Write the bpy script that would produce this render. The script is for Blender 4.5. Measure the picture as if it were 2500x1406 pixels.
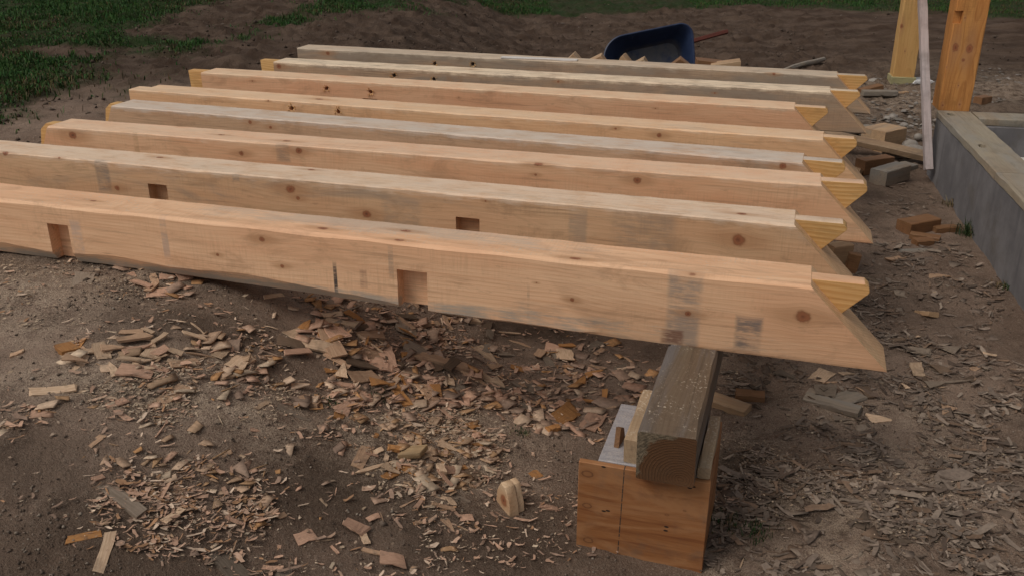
import bpy, bmesh, math, random
import numpy as np
from mathutils import Vector, Matrix, Euler
from mathutils.geometry import tessellate_polygon

for o in list(bpy.data.objects): bpy.data.objects.remove(o)
S = bpy.context.scene
C = S.collection
R = math.radians
rng = random.Random(11)
nr = np.random.default_rng(5)

# ------------------------------------------------------------ camera
F_PX, CXP, CYP, CAM_H = 2300.0, 1250.0, 703.0, 1.5
PITCH = math.atan(974 / 2300)
cam_d = bpy.data.cameras.new('camera'); cam = bpy.data.objects.new('camera', cam_d); C.objects.link(cam)
cam_d.sensor_width = 36; cam_d.lens = F_PX / 2500 * 36
cam_d.clip_start = .05; cam_d.clip_end = 2000
cam.location = (0, 0, CAM_H); cam.rotation_euler = (math.pi / 2 - PITCH, 0, 0)
S.camera = cam

# ------------------------------------------------------------ world and sun (overcast, late in the day)
SUN_EL, SUN_AZ = R(52), R(-118)      # azimuth measured from +Y towards +X: behind the camera, to the left
w = bpy.data.worlds.new('World'); S.world = w; w.use_nodes = True
nt = w.node_tree; nt.nodes.clear()
sky = nt.nodes.new('ShaderNodeTexSky'); sky.sky_type = 'NISHITA'; sky.sun_disc = False
sky.sun_elevation = SUN_EL; sky.sun_rotation = SUN_AZ; sky.dust_density = 4; sky.air_density = 1.0; sky.ozone_density = 1
hs = nt.nodes.new('ShaderNodeHueSaturation'); hs.inputs['Saturation'].default_value = .14
bg = nt.nodes.new('ShaderNodeBackground'); bg.inputs['Strength'].default_value = .075
wo = nt.nodes.new('ShaderNodeOutputWorld')
nt.links.new(sky.outputs[0], hs.inputs['Color']); nt.links.new(hs.outputs[0], bg.inputs[0]); nt.links.new(bg.outputs[0], wo.inputs[0])
sd = bpy.data.lights.new('sun', 'SUN'); sd.energy = 1.1; sd.angle = R(32); sd.color = (1, .89, .76)
sun = bpy.data.objects.new('sun', sd); C.objects.link(sun)
sv = Vector((math.sin(SUN_AZ) * math.cos(SUN_EL), math.cos(SUN_AZ) * math.cos(SUN_EL), math.sin(SUN_EL)))
sun.rotation_euler = sv.to_track_quat('Z', 'Y').to_euler(); sun.location = sv * 20
vs = S.view_settings
vs.view_transform = 'Standard'; vs.look = 'None'; vs.gamma = 1; vs.use_curve_mapping = False; vs.exposure = 0.06
S.render.engine = 'CYCLES'

# ------------------------------------------------------------ pixel -> place
cp_, sp_ = math.cos(PITCH), math.sin(PITCH)
ORI = Vector((0, 0, CAM_H))
def ray(x, y):
    u = (x - CXP) / F_PX; v = (y - CYP) / F_PX
    return Vector((u, cp_ - v * sp_, -sp_ - v * cp_))
def pz(x, y, z):
    d = ray(x, y); return ORI + d * ((z - CAM_H) / d.z)
def pplane(x, y, p, n):
    d = ray(x, y); return ORI + d * ((p - ORI).dot(n) / d.dot(n))

def sstep(t):
    t = np.clip(t, 0, 1); return t * t * (3 - 2 * t)
def hash2(i, j, s):
    n = (i.astype(np.int64) * 374761393 + j.astype(np.int64) * 668265263 + s * 1442695041) & 0x7fffffff
    n = (n ^ (n >> 13)) * 1274126177 & 0x7fffffff
    return ((n ^ (n >> 16)) & 0xffff) / 65535.0
def vnoise(x, y, s=0):
    i = np.floor(x); j = np.floor(y); a = x - i; b = y - j
    a = a * a * (3 - 2 * a); b = b * b * (3 - 2 * b)
    return (hash2(i, j, s) * (1 - a) + hash2(i + 1, j, s) * a) * (1 - b) + (hash2(i, j + 1, s) * (1 - a) + hash2(i + 1, j + 1, s) * a) * b
def fbm(x, y, s=0, o=4):
    t = 0; A = .5; tot = 0
    for k in range(o):
        t = t + A * vnoise(x * 2 ** k + 17.3 * k, y * 2 ** k - 9.1 * k, s + k); tot += A; A *= .55
    return t / tot
def base_h(x, y):
    x = np.asarray(x, float); y = np.asarray(y, float)
    m = .40 * sstep((.28 - x) / 1.45) * sstep((y + .6) / 3.0)
    far = sstep((y - 5.5) / 2.5)
    return m * (1 - .5 * sstep((y - 7) / 6) * 0) + .02 * far * 0
def ground_h(x, y):
    x = np.asarray(x, float); y = np.asarray(y, float)
    far = sstep((y - 4.8) / 1.5)
    near = 1 - far
    h = base_h(x, y)
    h = h + (fbm(x * 2.2, y * 2.2, 3) - .5) * (.045 * near + .06 * far)
    h = h + (fbm(x * 9, y * 9, 7, 4) - .5) * (.028 * near + .045 * far)
    h = h + np.maximum(0, fbm(x * 3.2, y * 5.5, 21, 3) - .58) * .16 * far
    h = h + np.maximum(0, fbm(x * 17, y * 13, 25, 3) - .56) * .14 * far
    h = h + (fbm(x * 34, y * 34, 12, 2) - .5) * .010
    return h
def gz(x, y): return float(ground_h(np.array([x]), np.array([y]))[0])
def pg(x, y):
    z = 0.1
    for _ in range(14):
        p = pz(x, y, z); z = .5 * z + .5 * float(base_h(np.array([p.x]), np.array([p.y]))[0])
    p = pz(x, y, z); p.z = gz(p.x, p.y); return p

# ------------------------------------------------------------ object helpers
def link(o, parent=None):
    C.objects.link(o)
    if parent: o.parent = parent
    return o
def tag(o, label, cat, group=None):
    o['label'] = label; o['category'] = cat
    if group: o['group'] = group
    return o
def mesh_obj(name, verts, faces, mat, parent=None, smooth=None):
    me = bpy.data.meshes.new(name); me.from_pydata([tuple(v) for v in verts], [], faces)
    bm = bmesh.new(); bm.from_mesh(me); bmesh.ops.recalc_face_normals(bm, faces=bm.faces); bm.to_mesh(me); bm.free()
    if mat: me.materials.append(mat)
    o = bpy.data.objects.new(name, me); link(o, parent)
    if smooth is not None: soft(me, smooth)
    return o
def soft(me, ang=35):
    me.polygons.foreach_set('use_smooth', [True] * len(me.polygons)); me.set_sharp_from_angle(angle=R(ang)); me.update()
def empty(name, loc, rz=0):
    o = bpy.data.objects.new(name, None); link(o); o.location = loc; o.rotation_euler = (0, 0, rz); o.empty_display_size = .1
    return o
def rough_box(lx, ly, lz, c=.003, seg=6, jit=.0012, seed=0, sk0=0, sk1=0, center=False):
    """a sawn piece: long axis X, chamfered uneven edges; sk0/sk1 shear the ends"""
    r = random.Random(seed); V = []; Fc = []
    prof = lambda k: [(k[0], 0), (ly - k[1], 0), (ly, k[1]), (ly, lz - k[2]), (ly - k[2], lz), (k[3], lz), (0, lz - k[3]), (0, k[0])]
    for s in range(seg + 1):
        t = s / seg
        ks = [c * r.uniform(.5, 1.8) for _ in range(4)]
        for (y, z) in prof(ks):
            x = t * lx + (1 - t) * sk0 * z / lz * -1 + t * sk1 * z / lz
            V.append((x, y + r.uniform(-jit, jit), z + r.uniform(-jit, jit)))
    n = 8
    for s in range(seg):
        for i in range(n):
            a = s * n + i; b = s * n + (i + 1) % n
            Fc.append((a, b, b + n, a + n))
    Fc.append(tuple(range(n))[::-1]); Fc.append(tuple(range(seg * n, seg * n + n)))
    if center: V = [(x - lx / 2, y - ly / 2, z) for x, y, z in V]
    return V, Fc
def prism(poly, y0, y1):
    """outline poly in (x,z), thickness along y"""
    n = len(poly)
    V = [(x, y0, z) for x, z in poly] + [(x, y1, z) for x, z in poly]
    Fc = [tuple(range(n)), tuple(range(2 * n - 1, n - 1, -1))] + [(i, i + n, (i + 1) % n + n, (i + 1) % n) for i in range(n)]
    return V, Fc
def bevel_mesh(o, width=.003, seg=2, ang=30):
    bm = bmesh.new(); bm.from_mesh(o.data)
    ed = [e for e in bm.edges if len(e.link_faces) == 2 and e.calc_face_angle(0) > R(ang)]
    bmesh.ops.bevel(bm, geom=ed, offset=width, segments=seg, affect='EDGES', profile=.6)
    bm.to_mesh(o.data); bm.free(); soft(o.data, 40)
def cut(o, cutters):
    """boolean the cutter meshes out of o and keep the result as plain mesh"""
    tmp = []
    for (V, Fc) in cutters:
        k = mesh_obj('cutter', V, Fc, None); k.matrix_world = o.matrix_world
        k.parent = o.parent; tmp.append(k)
        m = o.modifiers.new('b', 'BOOLEAN'); m.operation = 'DIFFERENCE'; m.object = k; m.solver = 'EXACT'
    bpy.context.view_layer.update()
    dg = bpy.context.evaluated_depsgraph_get()
    me = bpy.data.meshes.new_from_object(o.evaluated_get(dg))
    o.modifiers.clear(); old = o.data; o.data = me; me.name = old.name
    for k in tmp: bpy.data.objects.remove(k)
def boxvf(x0, x1, y0, y1, z0, z1):
    V = [(x, y, z) for x in (x0, x1) for y in (y0, y1) for z in (z0, z1)]
    return V, [(0, 1, 3, 2), (4, 6, 7, 5), (0, 4, 5, 1), (2, 3, 7, 6), (0, 2, 6, 4), (1, 5, 7, 3)]

# ------------------------------------------------------------ material helpers
class NT:
    def __init__(s, name):
        s.m = bpy.data.materials.new(name); s.m.use_nodes = True; s.t = s.m.node_tree; s.t.nodes.clear()
        s.out = s.n('ShaderNodeOutputMaterial'); s.b = s.n('ShaderNodeBsdfPrincipled'); s.l(s.b.outputs[0], s.out.inputs[0])
    def n(s, t, **k):
        x = s.t.nodes.new(t)
        for a, b in k.items(): setattr(x, a, b)
        return x
    def l(s, a, b): s.t.links.new(a, b)
    def math(s, op, a, b=None, c=None, clamp=False):
        x = s.n('ShaderNodeMath', operation=op); x.use_clamp = clamp
        for i, v in enumerate((a, b, c)):
            if v is None: continue
            if isinstance(v, (int, float)): x.inputs[i].default_value = v
            else: s.l(v, x.inputs[i])
        return x.outputs[0]
    def vec(s, op, a, b=None):
        x = s.n('ShaderNodeVectorMath', operation=op)
        for i, v in enumerate((a, b)):
            if v is None: continue
            if isinstance(v, (tuple, list)): x.inputs[i].default_value = v
            else: s.l(v, x.inputs[i])
        return x
    def noise(s, v, scale, detail=4, rough=.55, dist=0):
        x = s.n('ShaderNodeTexNoise'); x.inputs['Scale'].default_value = scale; x.inputs['Detail'].default_value = detail
        x.inputs['Roughness'].default_value = rough; x.inputs['Distortion'].default_value = dist
        if v is not None: s.l(v, x.inputs['Vector'])
        return x.outputs['Fac']
    def ramp(s, fac, stops, interp='LINEAR'):
        x = s.n('ShaderNodeValToRGB'); x.color_ramp.interpolation = interp
        e = x.color_ramp.elements
        while len(e) < len(stops): e.new(.5)
        for k, (p, c) in enumerate(stops):
            e[k].position = p; e[k].color = (c, c, c, 1) if isinstance(c, (int, float)) else (*c, 1)
        s.l(fac, x.inputs[0]); return x.outputs[0]
    def mix(s, fac, a, b, mode='MIX'):
        x = s.n('ShaderNodeMix', data_type='RGBA', blend_type=mode)
        for i, v in ((0, fac), (6, a), (7, b)):
            if isinstance(v, (int, float)): x.inputs[i].default_value = v
            elif isinstance(v, (tuple, list)): x.inputs[i].default_value = (*v, 1)
            else: s.l(v, x.inputs[i])
        return x.outputs[2]
    def bump(s, h, strength, dist=.01):
        x = s.n('ShaderNodeBump'); x.inputs['Strength'].default_value = strength; x.inputs['Distance'].default_value = dist
        s.l(h, x.inputs['Height']); s.l(x.outputs[0], s.b.inputs['Normal'])
    def obj(s): return s.n('ShaderNodeTexCoord').outputs['Object']
    def maprange(s, v, a, b, c=0, d=1):
        x = s.n('ShaderNodeMapRange'); x.interpolation_type = 'SMOOTHSTEP'
        for i, q in enumerate((a, b, c, d)): x.inputs[i + 1].default_value = q
        s.l(v, x.inputs[0]); return x.outputs[0]

def wood(name, light=(.60, .40, .24), dark=(.46, .27, .145), seed=0, knots=(), stains=(), grey=.25, grey_col=(.27, .23, .185),
         pith=(-.03, .05), rough=.62, saw=.5, dust=0, ringscale=55, dirt=0, along='X', redden=0, varied=False, ringk=.17):
    """sawn softwood in object space; grain along X (or Z). knots: (center, radii). stains: (center, half-size, colour, strength)"""
    m = NT(name)
    P = m.obj()
    if along == 'Z':
        sx = m.n('ShaderNodeSeparateXYZ'); m.l(P, sx.inputs[0]); cx = m.n('ShaderNodeCombineXYZ')
        m.l(sx.outputs[2], cx.inputs[0]); m.l(sx.outputs[1], cx.inputs[1]); m.l(sx.outputs[0], cx.inputs[2]); P = cx.outputs[0]
    P0 = P
    if varied:
        oi = m.n('ShaderNodeObjectInfo'); rv = m.n('ShaderNodeCombineXYZ')
        for i, k in enumerate((31., 17., 23.)): m.l(m.math('MULTIPLY', oi.outputs['Random'], k), rv.inputs[i])
        P = m.vec('ADD', P, rv.outputs[0]).outputs[0]
    P = m.vec('ADD', P, (seed * 3.17, 0, 0)).outputs[0]
    # push the grain aside round the knots
    dmask = []
    Pw = P
    for (c, r) in knots:
        q = m.vec('SUBTRACT', P0, c); qs = m.vec('MULTIPLY', q.outputs[0], tuple(1 / (v * .85) for v in r))
        d = m.vec('LENGTH', qs.outputs[0]).outputs['Value']; dmask.append((d, m.vec('LENGTH', m.vec('MULTIPLY', qs.outputs[0], (.36, 1, 1)).outputs[0]).outputs['Value']))
        g = m.math('POWER', 2.718, m.math('MULTIPLY', m.math('MULTIPLY', d, d), -.22))
        mv = m.n('ShaderNodeVectorMath', operation='SCALE'); m.l(q.outputs[0], mv.inputs[0]); m.l(m.math('MULTIPLY', g, -.75), mv.inputs['Scale'])
        fx = m.vec('MULTIPLY', mv.outputs[0], (0, 1, 1))
        Pw = m.vec('ADD', Pw, fx.outputs[0]).outputs[0]
    st = m.vec('MULTIPLY', Pw, (.55, 1, 1)).outputs[0]
    wob = m.n('ShaderNodeTexNoise'); wob.inputs['Scale'].default_value = 2.6; wob.inputs['Detail'].default_value = 2; m.l(st, wob.inputs['Vector'])
    wv = m.vec('MULTIPLY', m.vec('SUBTRACT', wob.outputs['Color'], (.5, .5, .5)).outputs[0], (0, .10, .10))
    pr = m.vec('ADD', m.vec('MULTIPLY', Pw, (0, 1, 1)).outputs[0], wv.outputs[0])
    pr = m.vec('SUBTRACT', pr.outputs[0], (0, pith[0], pith[1]))
    rad = m.vec('LENGTH', pr.outputs[0]).outputs['Value']
    ph = m.math('FRACT', m.math('MULTIPLY', rad, ringscale * 2))
    ring = m.ramp(ph, [(0, 0.0), (.62, .35), (.86, 1), (1, 0)])
    fine = m.noise(m.vec('MULTIPLY', Pw, (7, 160, 160)).outputs[0], 1, 3, .6)
    mid = m.noise(m.vec('MULTIPLY', Pw, (1.1, 14, 14)).outputs[0], 1, 4, .6)
    t = m.math('MULTIPLY_ADD', ring, ringk, m.math('MULTIPLY', fine, .50)); t = m.math('MULTIPLY_ADD', mid, .55, t)
    t = m.maprange(t, .30, .90)
    col = m.mix(t, light, dark)
    # heart / sap colour drift
    drift = m.maprange(m.noise(m.vec('MULTIPLY', P, (1.3, 6, 6)).outputs[0], 1, 4, .6), .40, .62)
    col = m.mix(m.math('MULTIPLY', drift, .30 + redden), col, tuple(a * b for a, b in zip(light, (.86, .66, .56))))
    # blue-grey weathering in blotches and along edges
    gn = m.noise(m.vec('MULTIPLY', P, (1.5, 8, 8)).outputs[0], 1, 6, .65, .6)
    gm = m.maprange(gn, .66 - grey * .42, .86 - grey * .36)
    col = m.mix(m.math('MULTIPLY', gm, .72), col, grey_col)
    stk = m.noise(m.vec('MULTIPLY', Pw, (1.6, 75, 75)).outputs[0], 1, 3, .65)
    col = m.mix(m.math('MULTIPLY', m.maprange(stk, .56, .70), .42), col, tuple(v * .52 for v in dark))
    col = m.mix(m.math('MULTIPLY', m.maprange(stk, .42, .30), .30), col, tuple(min(.95, v * 1.15) for v in light))
    sl = m.noise(m.vec('MULTIPLY', P, (150, 9, 9)).outputs[0], 1, 2, .6); slm = m.maprange(m.noise(m.vec('MULTIPLY', P, (2.5, 7, 7)).outputs[0], 1, 3, .6), .42, .66)
    col = m.mix(m.math('MULTIPLY', m.math('MULTIPLY', m.maprange(sl, .46, .66), slm),   .22 * saw * 2), col, tuple(v * .66 for v in dark))
    sp2 = m.noise(m.vec('MULTIPLY', P, (16, 40, 40)).outputs[0], 1, 5, .75)
    col = m.mix(m.math('MULTIPLY', m.maprange(sp2, .56, .74), .38), col, tuple(v * .5 for v in dark))
    # pitch flecks
    sp = m.noise(m.vec('MULTIPLY', P, (4, 11, 11)).outputs[0], 1, 5, .7, 1.0)
    col = m.mix(m.math('MULTIPLY', m.maprange(sp, .50, .68), .42), col, tuple(v * .62 for v in dark))
    fl = m.noise(m.vec('MULTIPLY', Pw, (9, 70, 70)).outputs[0], 1, 2, .5)
    col = m.mix(m.math('MULTIPLY', m.maprange(fl, .70, .80), .5), col, tuple(v * .45 for v in dark))
    # explicit stains
    for (c, hsz, sc, k) in stains:
        q = m.vec('ABSOLUTE', m.vec('SUBTRACT', P0, c).outputs[0]); q = m.vec('DIVIDE', q.outputs[0], hsz)
        s3 = m.n('ShaderNodeSeparateXYZ'); m.l(q.outputs[0], s3.inputs[0])
        mx = m.math('MAXIMUM', m.math('MAXIMUM', s3.outputs[0], s3.outputs[1]), s3.outputs[2]) if hsz[0] > .4 or hsz[0] < .008 else m.math('MULTIPLY', m.vec('LENGTH', q.outputs[0]).outputs['Value'], .85)
        nz = m.noise(m.vec('MULTIPLY', Pw, (14, 130, 130)).outputs[0], 1, 5, .75)
        nz2 = m.noise(m.vec('MULTIPLY', P0, (9, 14, 14)).outputs[0], 1, 4, .6)
        mx = m.math('ADD', mx, m.math('MULTIPLY_ADD', m.math('SUBTRACT', nz, .5), 2.2, m.math('MULTIPLY', m.math('SUBTRACT', nz2, .5), 1.5)))
        if hsz[0] > .4: mk = m.maprange(mx, 1.35, .35)
        else:
            m0 = m.math('ADD', m.math('MAXIMUM', m.math('MAXIMUM', s3.outputs[0], s3.outputs[1]), s3.outputs[2]), m.math('MULTIPLY', m.math('SUBTRACT', nz, .5), .55))
            mk = m.math('MULTIPLY', m.maprange(m0, 1.15, .75), m.math('MULTIPLY_ADD', m.maprange(m.math('ADD', nz, m.math('MULTIPLY', m.math('SUBTRACT', nz2, .5), 1.2)), .30, .66), .85, .15))
        col = m.mix(m.math('MULTIPLY', mk, k), col, sc)
    for kn_, (d, dh) in enumerate(dmask):
        nd = m.noise(m.vec('MULTIPLY', P0, (60, 60, 60)).outputs[0], 1, 3, .6)
        dd = m.math('ADD', d, m.math('MULTIPLY', m.math('SUBTRACT', nd, .5), .9))
        halo = m.maprange(m.math('ADD', dh, m.math('MULTIPLY', m.math('SUBTRACT', fine, .5), 1.6)), 2.4, .6)
        col = m.mix(m.math('MULTIPLY', halo, .5), col, (.40, .20, .09))
        kc = m.ramp(m.math('MULTIPLY', dd, .8), [(0, (.085, .026, .012)), (.16, (.20, .06, .026)), (.42, (.31, .105, .045)), (.62, (.22, .08, .034)), (.8, (.36, .17, .08))])
        col = m.mix(m.math('MULTIPLY', m.maprange(dd, 1.3, .6), .88), col, kc)
    if dust:
        geo = m.n('ShaderNodeNewGeometry'); sz = m.n('ShaderNodeSeparateXYZ'); m.l(geo.outputs['Normal'], sz.inputs[0])
        up = m.maprange(sz.outputs[2], .75, .95)
        dn = m.noise(P0, 130, 3, .7); big = m.maprange(m.noise(P0, 7, 3, .6), .40, .62)
        col = m.mix(m.math('MULTIPLY', m.math('MULTIPLY', up, m.maprange(dn, .60 - .1 * dust, .68)), m.math('MULTIPLY', big, .85)), col, (.62, .52, .40))
    if dirt:
        dn = m.noise(P0, 9, 5, .65); col = m.mix(m.math('MULTIPLY', m.maprange(dn, .48, .7), dirt), col, (.12, .085, .06))
    m.l(col, m.b.inputs['Base Color'])
    m.b.inputs['Roughness'].default_value = rough; m.b.inputs['Specular IOR Level'].default_value = .4
    sw = m.noise(m.vec('MULTIPLY', P, (90, 12, 12)).outputs[0], 1, 2, .5)
    hgt = m.math('ADD', m.math('MULTIPLY', fine, .8), m.math('MULTIPLY', sw, saw))
    m.bump(m.math('ADD', hgt, m.math('MULTIPLY', ring, .2)), .28, .0025)
    return m.m

def flat_mat(name, c1, c2, scale=20, rough=.85, bump=.3, metal=0, spec=.3, dist=.004):
    m = NT(name); P = m.obj()
    col = m.mix(m.maprange(m.noise(P, scale, 6, .65), .3, .7), c1, c2); m.l(col, m.b.inputs['Base Color'])
    m.b.inputs['Roughness'].default_value = rough; m.b.inputs['Metallic'].default_value = metal; m.b.inputs['Specular IOR Level'].default_value = spec
    m.bump(m.noise(P, scale * 3, 5, .7), bump, dist); return m.m

# ------------------------------------------------------------ ground
def graded(a, b, fine, far, g=1.16):
    v = list(np.arange(a, b + 1e-6, fine)); s = fine; x = b
    while x < far: s *= g; x += s; v.append(x)
    s = fine; x = a; pre = []
    while x > -far: s *= g; x -= s; pre.append(x)
    return np.array(pre[::-1] + v)
gx = graded(-3.4, 3.3, .026, 420)
ya = list(np.arange(1.1, 4.6, .026)) + list(np.arange(4.6, 14.5, .05))
s_ = .05; yy = ya[-1]
while yy < 600: s_ *= 1.15; yy += s_; ya.append(yy)
s_ = .026; yy = ya[0]; pre = []
while yy > -300: s_ *= 1.2; yy -= s_; pre.append(yy)
gy = np.array(pre[::-1] + ya)
GX, GY = np.meshgrid(gx, gy)

def poly_world(pts): return [(p.x, p.y) for p in (pg(*q) for q in pts)]
# left field: everything on the far-left side of this line; right field: everything beyond the second line
gl_line = [(0, 303), (75, 262), (170, 235), (250, 190), (340, 150), (470, 118), (560, 85), (700, 62), (840, 38), (960, 16), (1120, 0)]
gl_w = [pg(*q) for q in gl_line]
gr_line = [(1690, 0), (1830, 10), (2000, 22), (2160, 38), (2400, 50), (2500, 54)]
gr_w = [pg(*q) for q in gr_line]
def grass_f(x, y):
    x = np.asarray(x, float); y = np.asarray(y, float)
    # distance-like measure left/beyond the left line: compare x with the line's x at this y
    ys = np.array([p.y for p in gl_w]); xs = np.array([p.x for p in gl_w]); o = np.argsort(ys)
    lx = np.interp(y, ys[o], xs[o], left=xs[o][0] - 3 * (ys[o][0]), right=xs[o][-1])
    lx = np.where(y < ys[o][0], xs[o][0] - (ys[o][0] - y) * 1.0, lx)
    lx = np.where(y > ys[o][-1], xs[o][-1] + (y - ys[o][-1]) * 2.2, lx)
    d1 = (lx - x) + (fbm(x * 1.3, y * 1.3, 31) - .5) * 1.3 * np.clip((y - 3) / 5, .3, 1.2) + (fbm(x * 4, y * 4, 33) - .5) * .9
    xr = np.array([p.x for p in gr_w]); yr = np.array([p.y for p in gr_w])
    ly = np.interp(x, xr, yr, left=yr[0] + 3, right=yr[-1])
    d2 = (y - ly) + (fbm(x * .9, y * .6, 37) - .5) * 1.6
    d2 = np.where(x < xr[0] - 1.2, -1, d2)
    d = np.maximum(d1, d2)
    # bare patches inside the left field
    for (px, py, rx, ry) in ((560, 38, .55, .9), (470, 80, .5, .5), (200, 255, .3, .25), (655, 8, .5, .9), (180, 130, .4, .3)):
        q = pg(px, py); e = ((x - q.x) / rx) ** 2 + ((y - q.y) / ry) ** 2 + (fbm(x * 3, y * 3, 41) - .5) * 1.2
        d = np.minimum(d, (e - 1) * .5)
    return d

dust_blobs = [(90, 705, .28, .16, .8), (300, 690, .22, .12, .5), (230, 930, .22, .07, .8), (500, 965, .26, .10, .9), (420, 900, .2, .08, .6), (1040, 1100, .20, .12, 1.0), (1130, 1060, .2, .1, .8),
              (960, 1040, .2, .1, .5), (2140, 1020, .25, .06, .7), (2050, 1240, .14, .10, .8), (2250, 1130, .18, .1, .7), (1830, 1060, .12, .08, .6), (2330, 1190, .18, .12, .6), (2000, 1370, .1, .05, .8),
              (1750, 1380, .06, .1, .7), (640, 1020, .2, .08, .4), (1850, 880, .2, .12, .5), (2180, 240, .5, .5, .7), (2420, 215, .5, .7, .6), (2150, 300, .3, .35, .5), (40, 800, .2, .08, .6), (780, 1060, .1, .05, .6), (560, 640, .3, .12, .4)]
wet_blobs = [(840, 1190, .16, .09, 1), (450, 790, .22, .10, .9), (520, 790, .2, .08, .7), (1260, 1330, .25, .15, .8), (870, 1080, .12, .10, .7), (130, 640, .3, .1, .9), (380, 700, .2, .1, .8), (1820, 1120, .12, .07, 1),
             (200, 1360, .3, .15, .7), (60, 1150, .2, .1, .6), (1950, 1250, .14, .09, .9), (1300, 810, .2, .08, .8), (2150, 700, .2, .3, .5), (2170, 480, .25, .4, .6), (1500, 1180, .1, .2, .6), (700, 1230, .12, .07, .7)]
def blobs(bl, x, y):
    t = np.zeros_like(x)
    for (px, py, rx, ry, k) in bl:
        q = pg(px, py); e = ((x - q.x) / (rx * 1.25)) ** 2 + ((y - q.y) / (ry * 1.5)) ** 2; t = np.maximum(t, k * np.exp(-e * .9))
    return t
GH = ground_h(GX, GY)
gf = grass_f(GX, GY)
GH = GH + np.clip(gf, 0, .3) * .05                    # turf stands a little proud of the scraped soil
ny, nx = GX.shape
verts = np.stack([GX.ravel(), GY.ravel(), GH.ravel()], 1)
idx = np.arange(nx * ny).reshape(ny, nx)
quads = np.stack([idx[:-1, :-1].ravel(), idx[:-1, 1:].ravel(), idx[1:, 1:].ravel(), idx[1:, :-1].ravel()], 1)
def fast_mesh(name, v, f, mat):
    me = bpy.data.meshes.new(name); k = f.shape[1]
    me.vertices.add(len(v)); me.vertices.foreach_set('co', v.astype(np.float32).ravel())
    me.loops.add(f.size); me.loops.foreach_set('vertex_index', f.astype(np.int32).ravel())
    me.polygons.add(len(f)); me.polygons.foreach_set('loop_start', (np.arange(len(f)) * k).astype(np.int32))
    me.update(calc_edges=True); me.materials.append(mat)
    return me
def fattr(me, name, val):
    a = me.attributes.new(name, 'FLOAT', 'POINT'); a.data.foreach_set('value', val.astype(np.float32).ravel())
def cattr(me, name, col):
    a = me.attributes.new(name, 'FLOAT_COLOR', 'POINT')
    a.data.foreach_set('color', np.concatenate([col, np.ones((len(col), 1))], 1).astype(np.float32).ravel())

def ground_mat():
    m = NT('bare_soil')
    P = m.n('ShaderNodeNewGeometry').outputs['Position']
    def at(n): x = m.n('ShaderNodeAttribute'); x.attribute_name = n; return x.outputs['Fac']
    big = m.noise(P, 1.1, 5, .6); med = m.noise(P, 7, 6, .65); fin = m.noise(P, 60, 6, .7); gr = m.noise(P, 260, 3, .7)
    c = m.mix(m.maprange(big, .35, .65), (.19, .127, .093), (.32, .228, .172))
    c = m.mix(m.math('MULTIPLY', m.maprange(med, .46, .68), .55), c, (.080, .055, .040))
    c = m.mix(m.math('MULTIPLY', m.maprange(fin, .50, .70), .6), c, (.29, .225, .175))
    c = m.mix(m.math('MULTIPLY', m.maprange(gr, .56, .68), .7), c, (.44, .36, .28))
    c = m.mix(m.math('MULTIPLY', m.maprange(gr, .44, .32), .75), c, (.042, .030, .021))
    sep = m.n('ShaderNodeSeparateXYZ'); m.l(P, sep.inputs[0])
    far = m.maprange(sep.outputs[1], 4.6, 6.5)
    farc = m.mix(m.maprange(m.noise(m.vec('MULTIPLY', P, (1, 1.6, 1)).outputs[0], 2.4, 6, .62), .36, .68), (.062, .039, .027), (.125, .086, .063))
    farc = m.mix(m.math('MULTIPLY', m.maprange(fin, .5, .8), .35), farc, (.15, .11, .085))
    c = m.mix(far, c, farc)
    wet = m.math('MULTIPLY', at('wet'), m.maprange(m.noise(P, 9, 5, .65), .2, .5))
    c = m.mix(m.math('MULTIPLY', wet, .85), c, (.070, .048, .034))
    dn = m.maprange(m.math('ADD', m.noise(P, 16, 6, .7), m.math('MULTIPLY', m.math('SUBTRACT', gr, .5), .6)), .34, .62)
    dust = m.math('MULTIPLY', at('dust'), dn, clamp=True)
    c = m.mix(m.math('MULTIPLY', dust, .92), c, m.mix(m.maprange(gr, .32, .62), (.30, .225, .165), (.60, .47, .355)))
    gm = m.maprange(m.math('ADD', at('grass'), m.math('MULTIPLY', m.math('SUBTRACT', med, .5), .6)), -.2, .35)
    gc = m.mix(m.maprange(m.noise(P, 3, 5, .65), .4, .66), (.024, .042, .013), (.050, .044, .024))
    c = m.mix(gm, c, gc)
    m.l(c, m.b.inputs['Base Color']); m.b.inputs['Roughness'].default_value = .95; m.b.inputs['Specular IOR Level'].default_value = .15
    h = m.math('ADD', m.math('MULTIPLY', med, 1.2), m.math('MULTIPLY', fin, .55)); h = m.math('ADD', h, m.math('MULTIPLY', gr, .30))
    m.bump(h, .9, .024); return m.m
gm_ = fast_mesh('ground', verts, quads, ground_mat())
fattr(gm_, 'grass', gf); fattr(gm_, 'dust', blobs(dust_blobs, GX, GY)); fattr(gm_, 'wet', blobs(wet_blobs, GX, GY))
gm_.polygons.foreach_set('use_smooth', np.ones(len(gm_.polygons), bool))
ground = link(bpy.data.objects.new('ground', gm_)); ground['kind'] = 'structure'
del GX, GY, GH, gf, verts, quads
def full_h(x, y): return ground_h(x, y) + np.clip(grass_f(x, y), 0, .3) * .05

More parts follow.
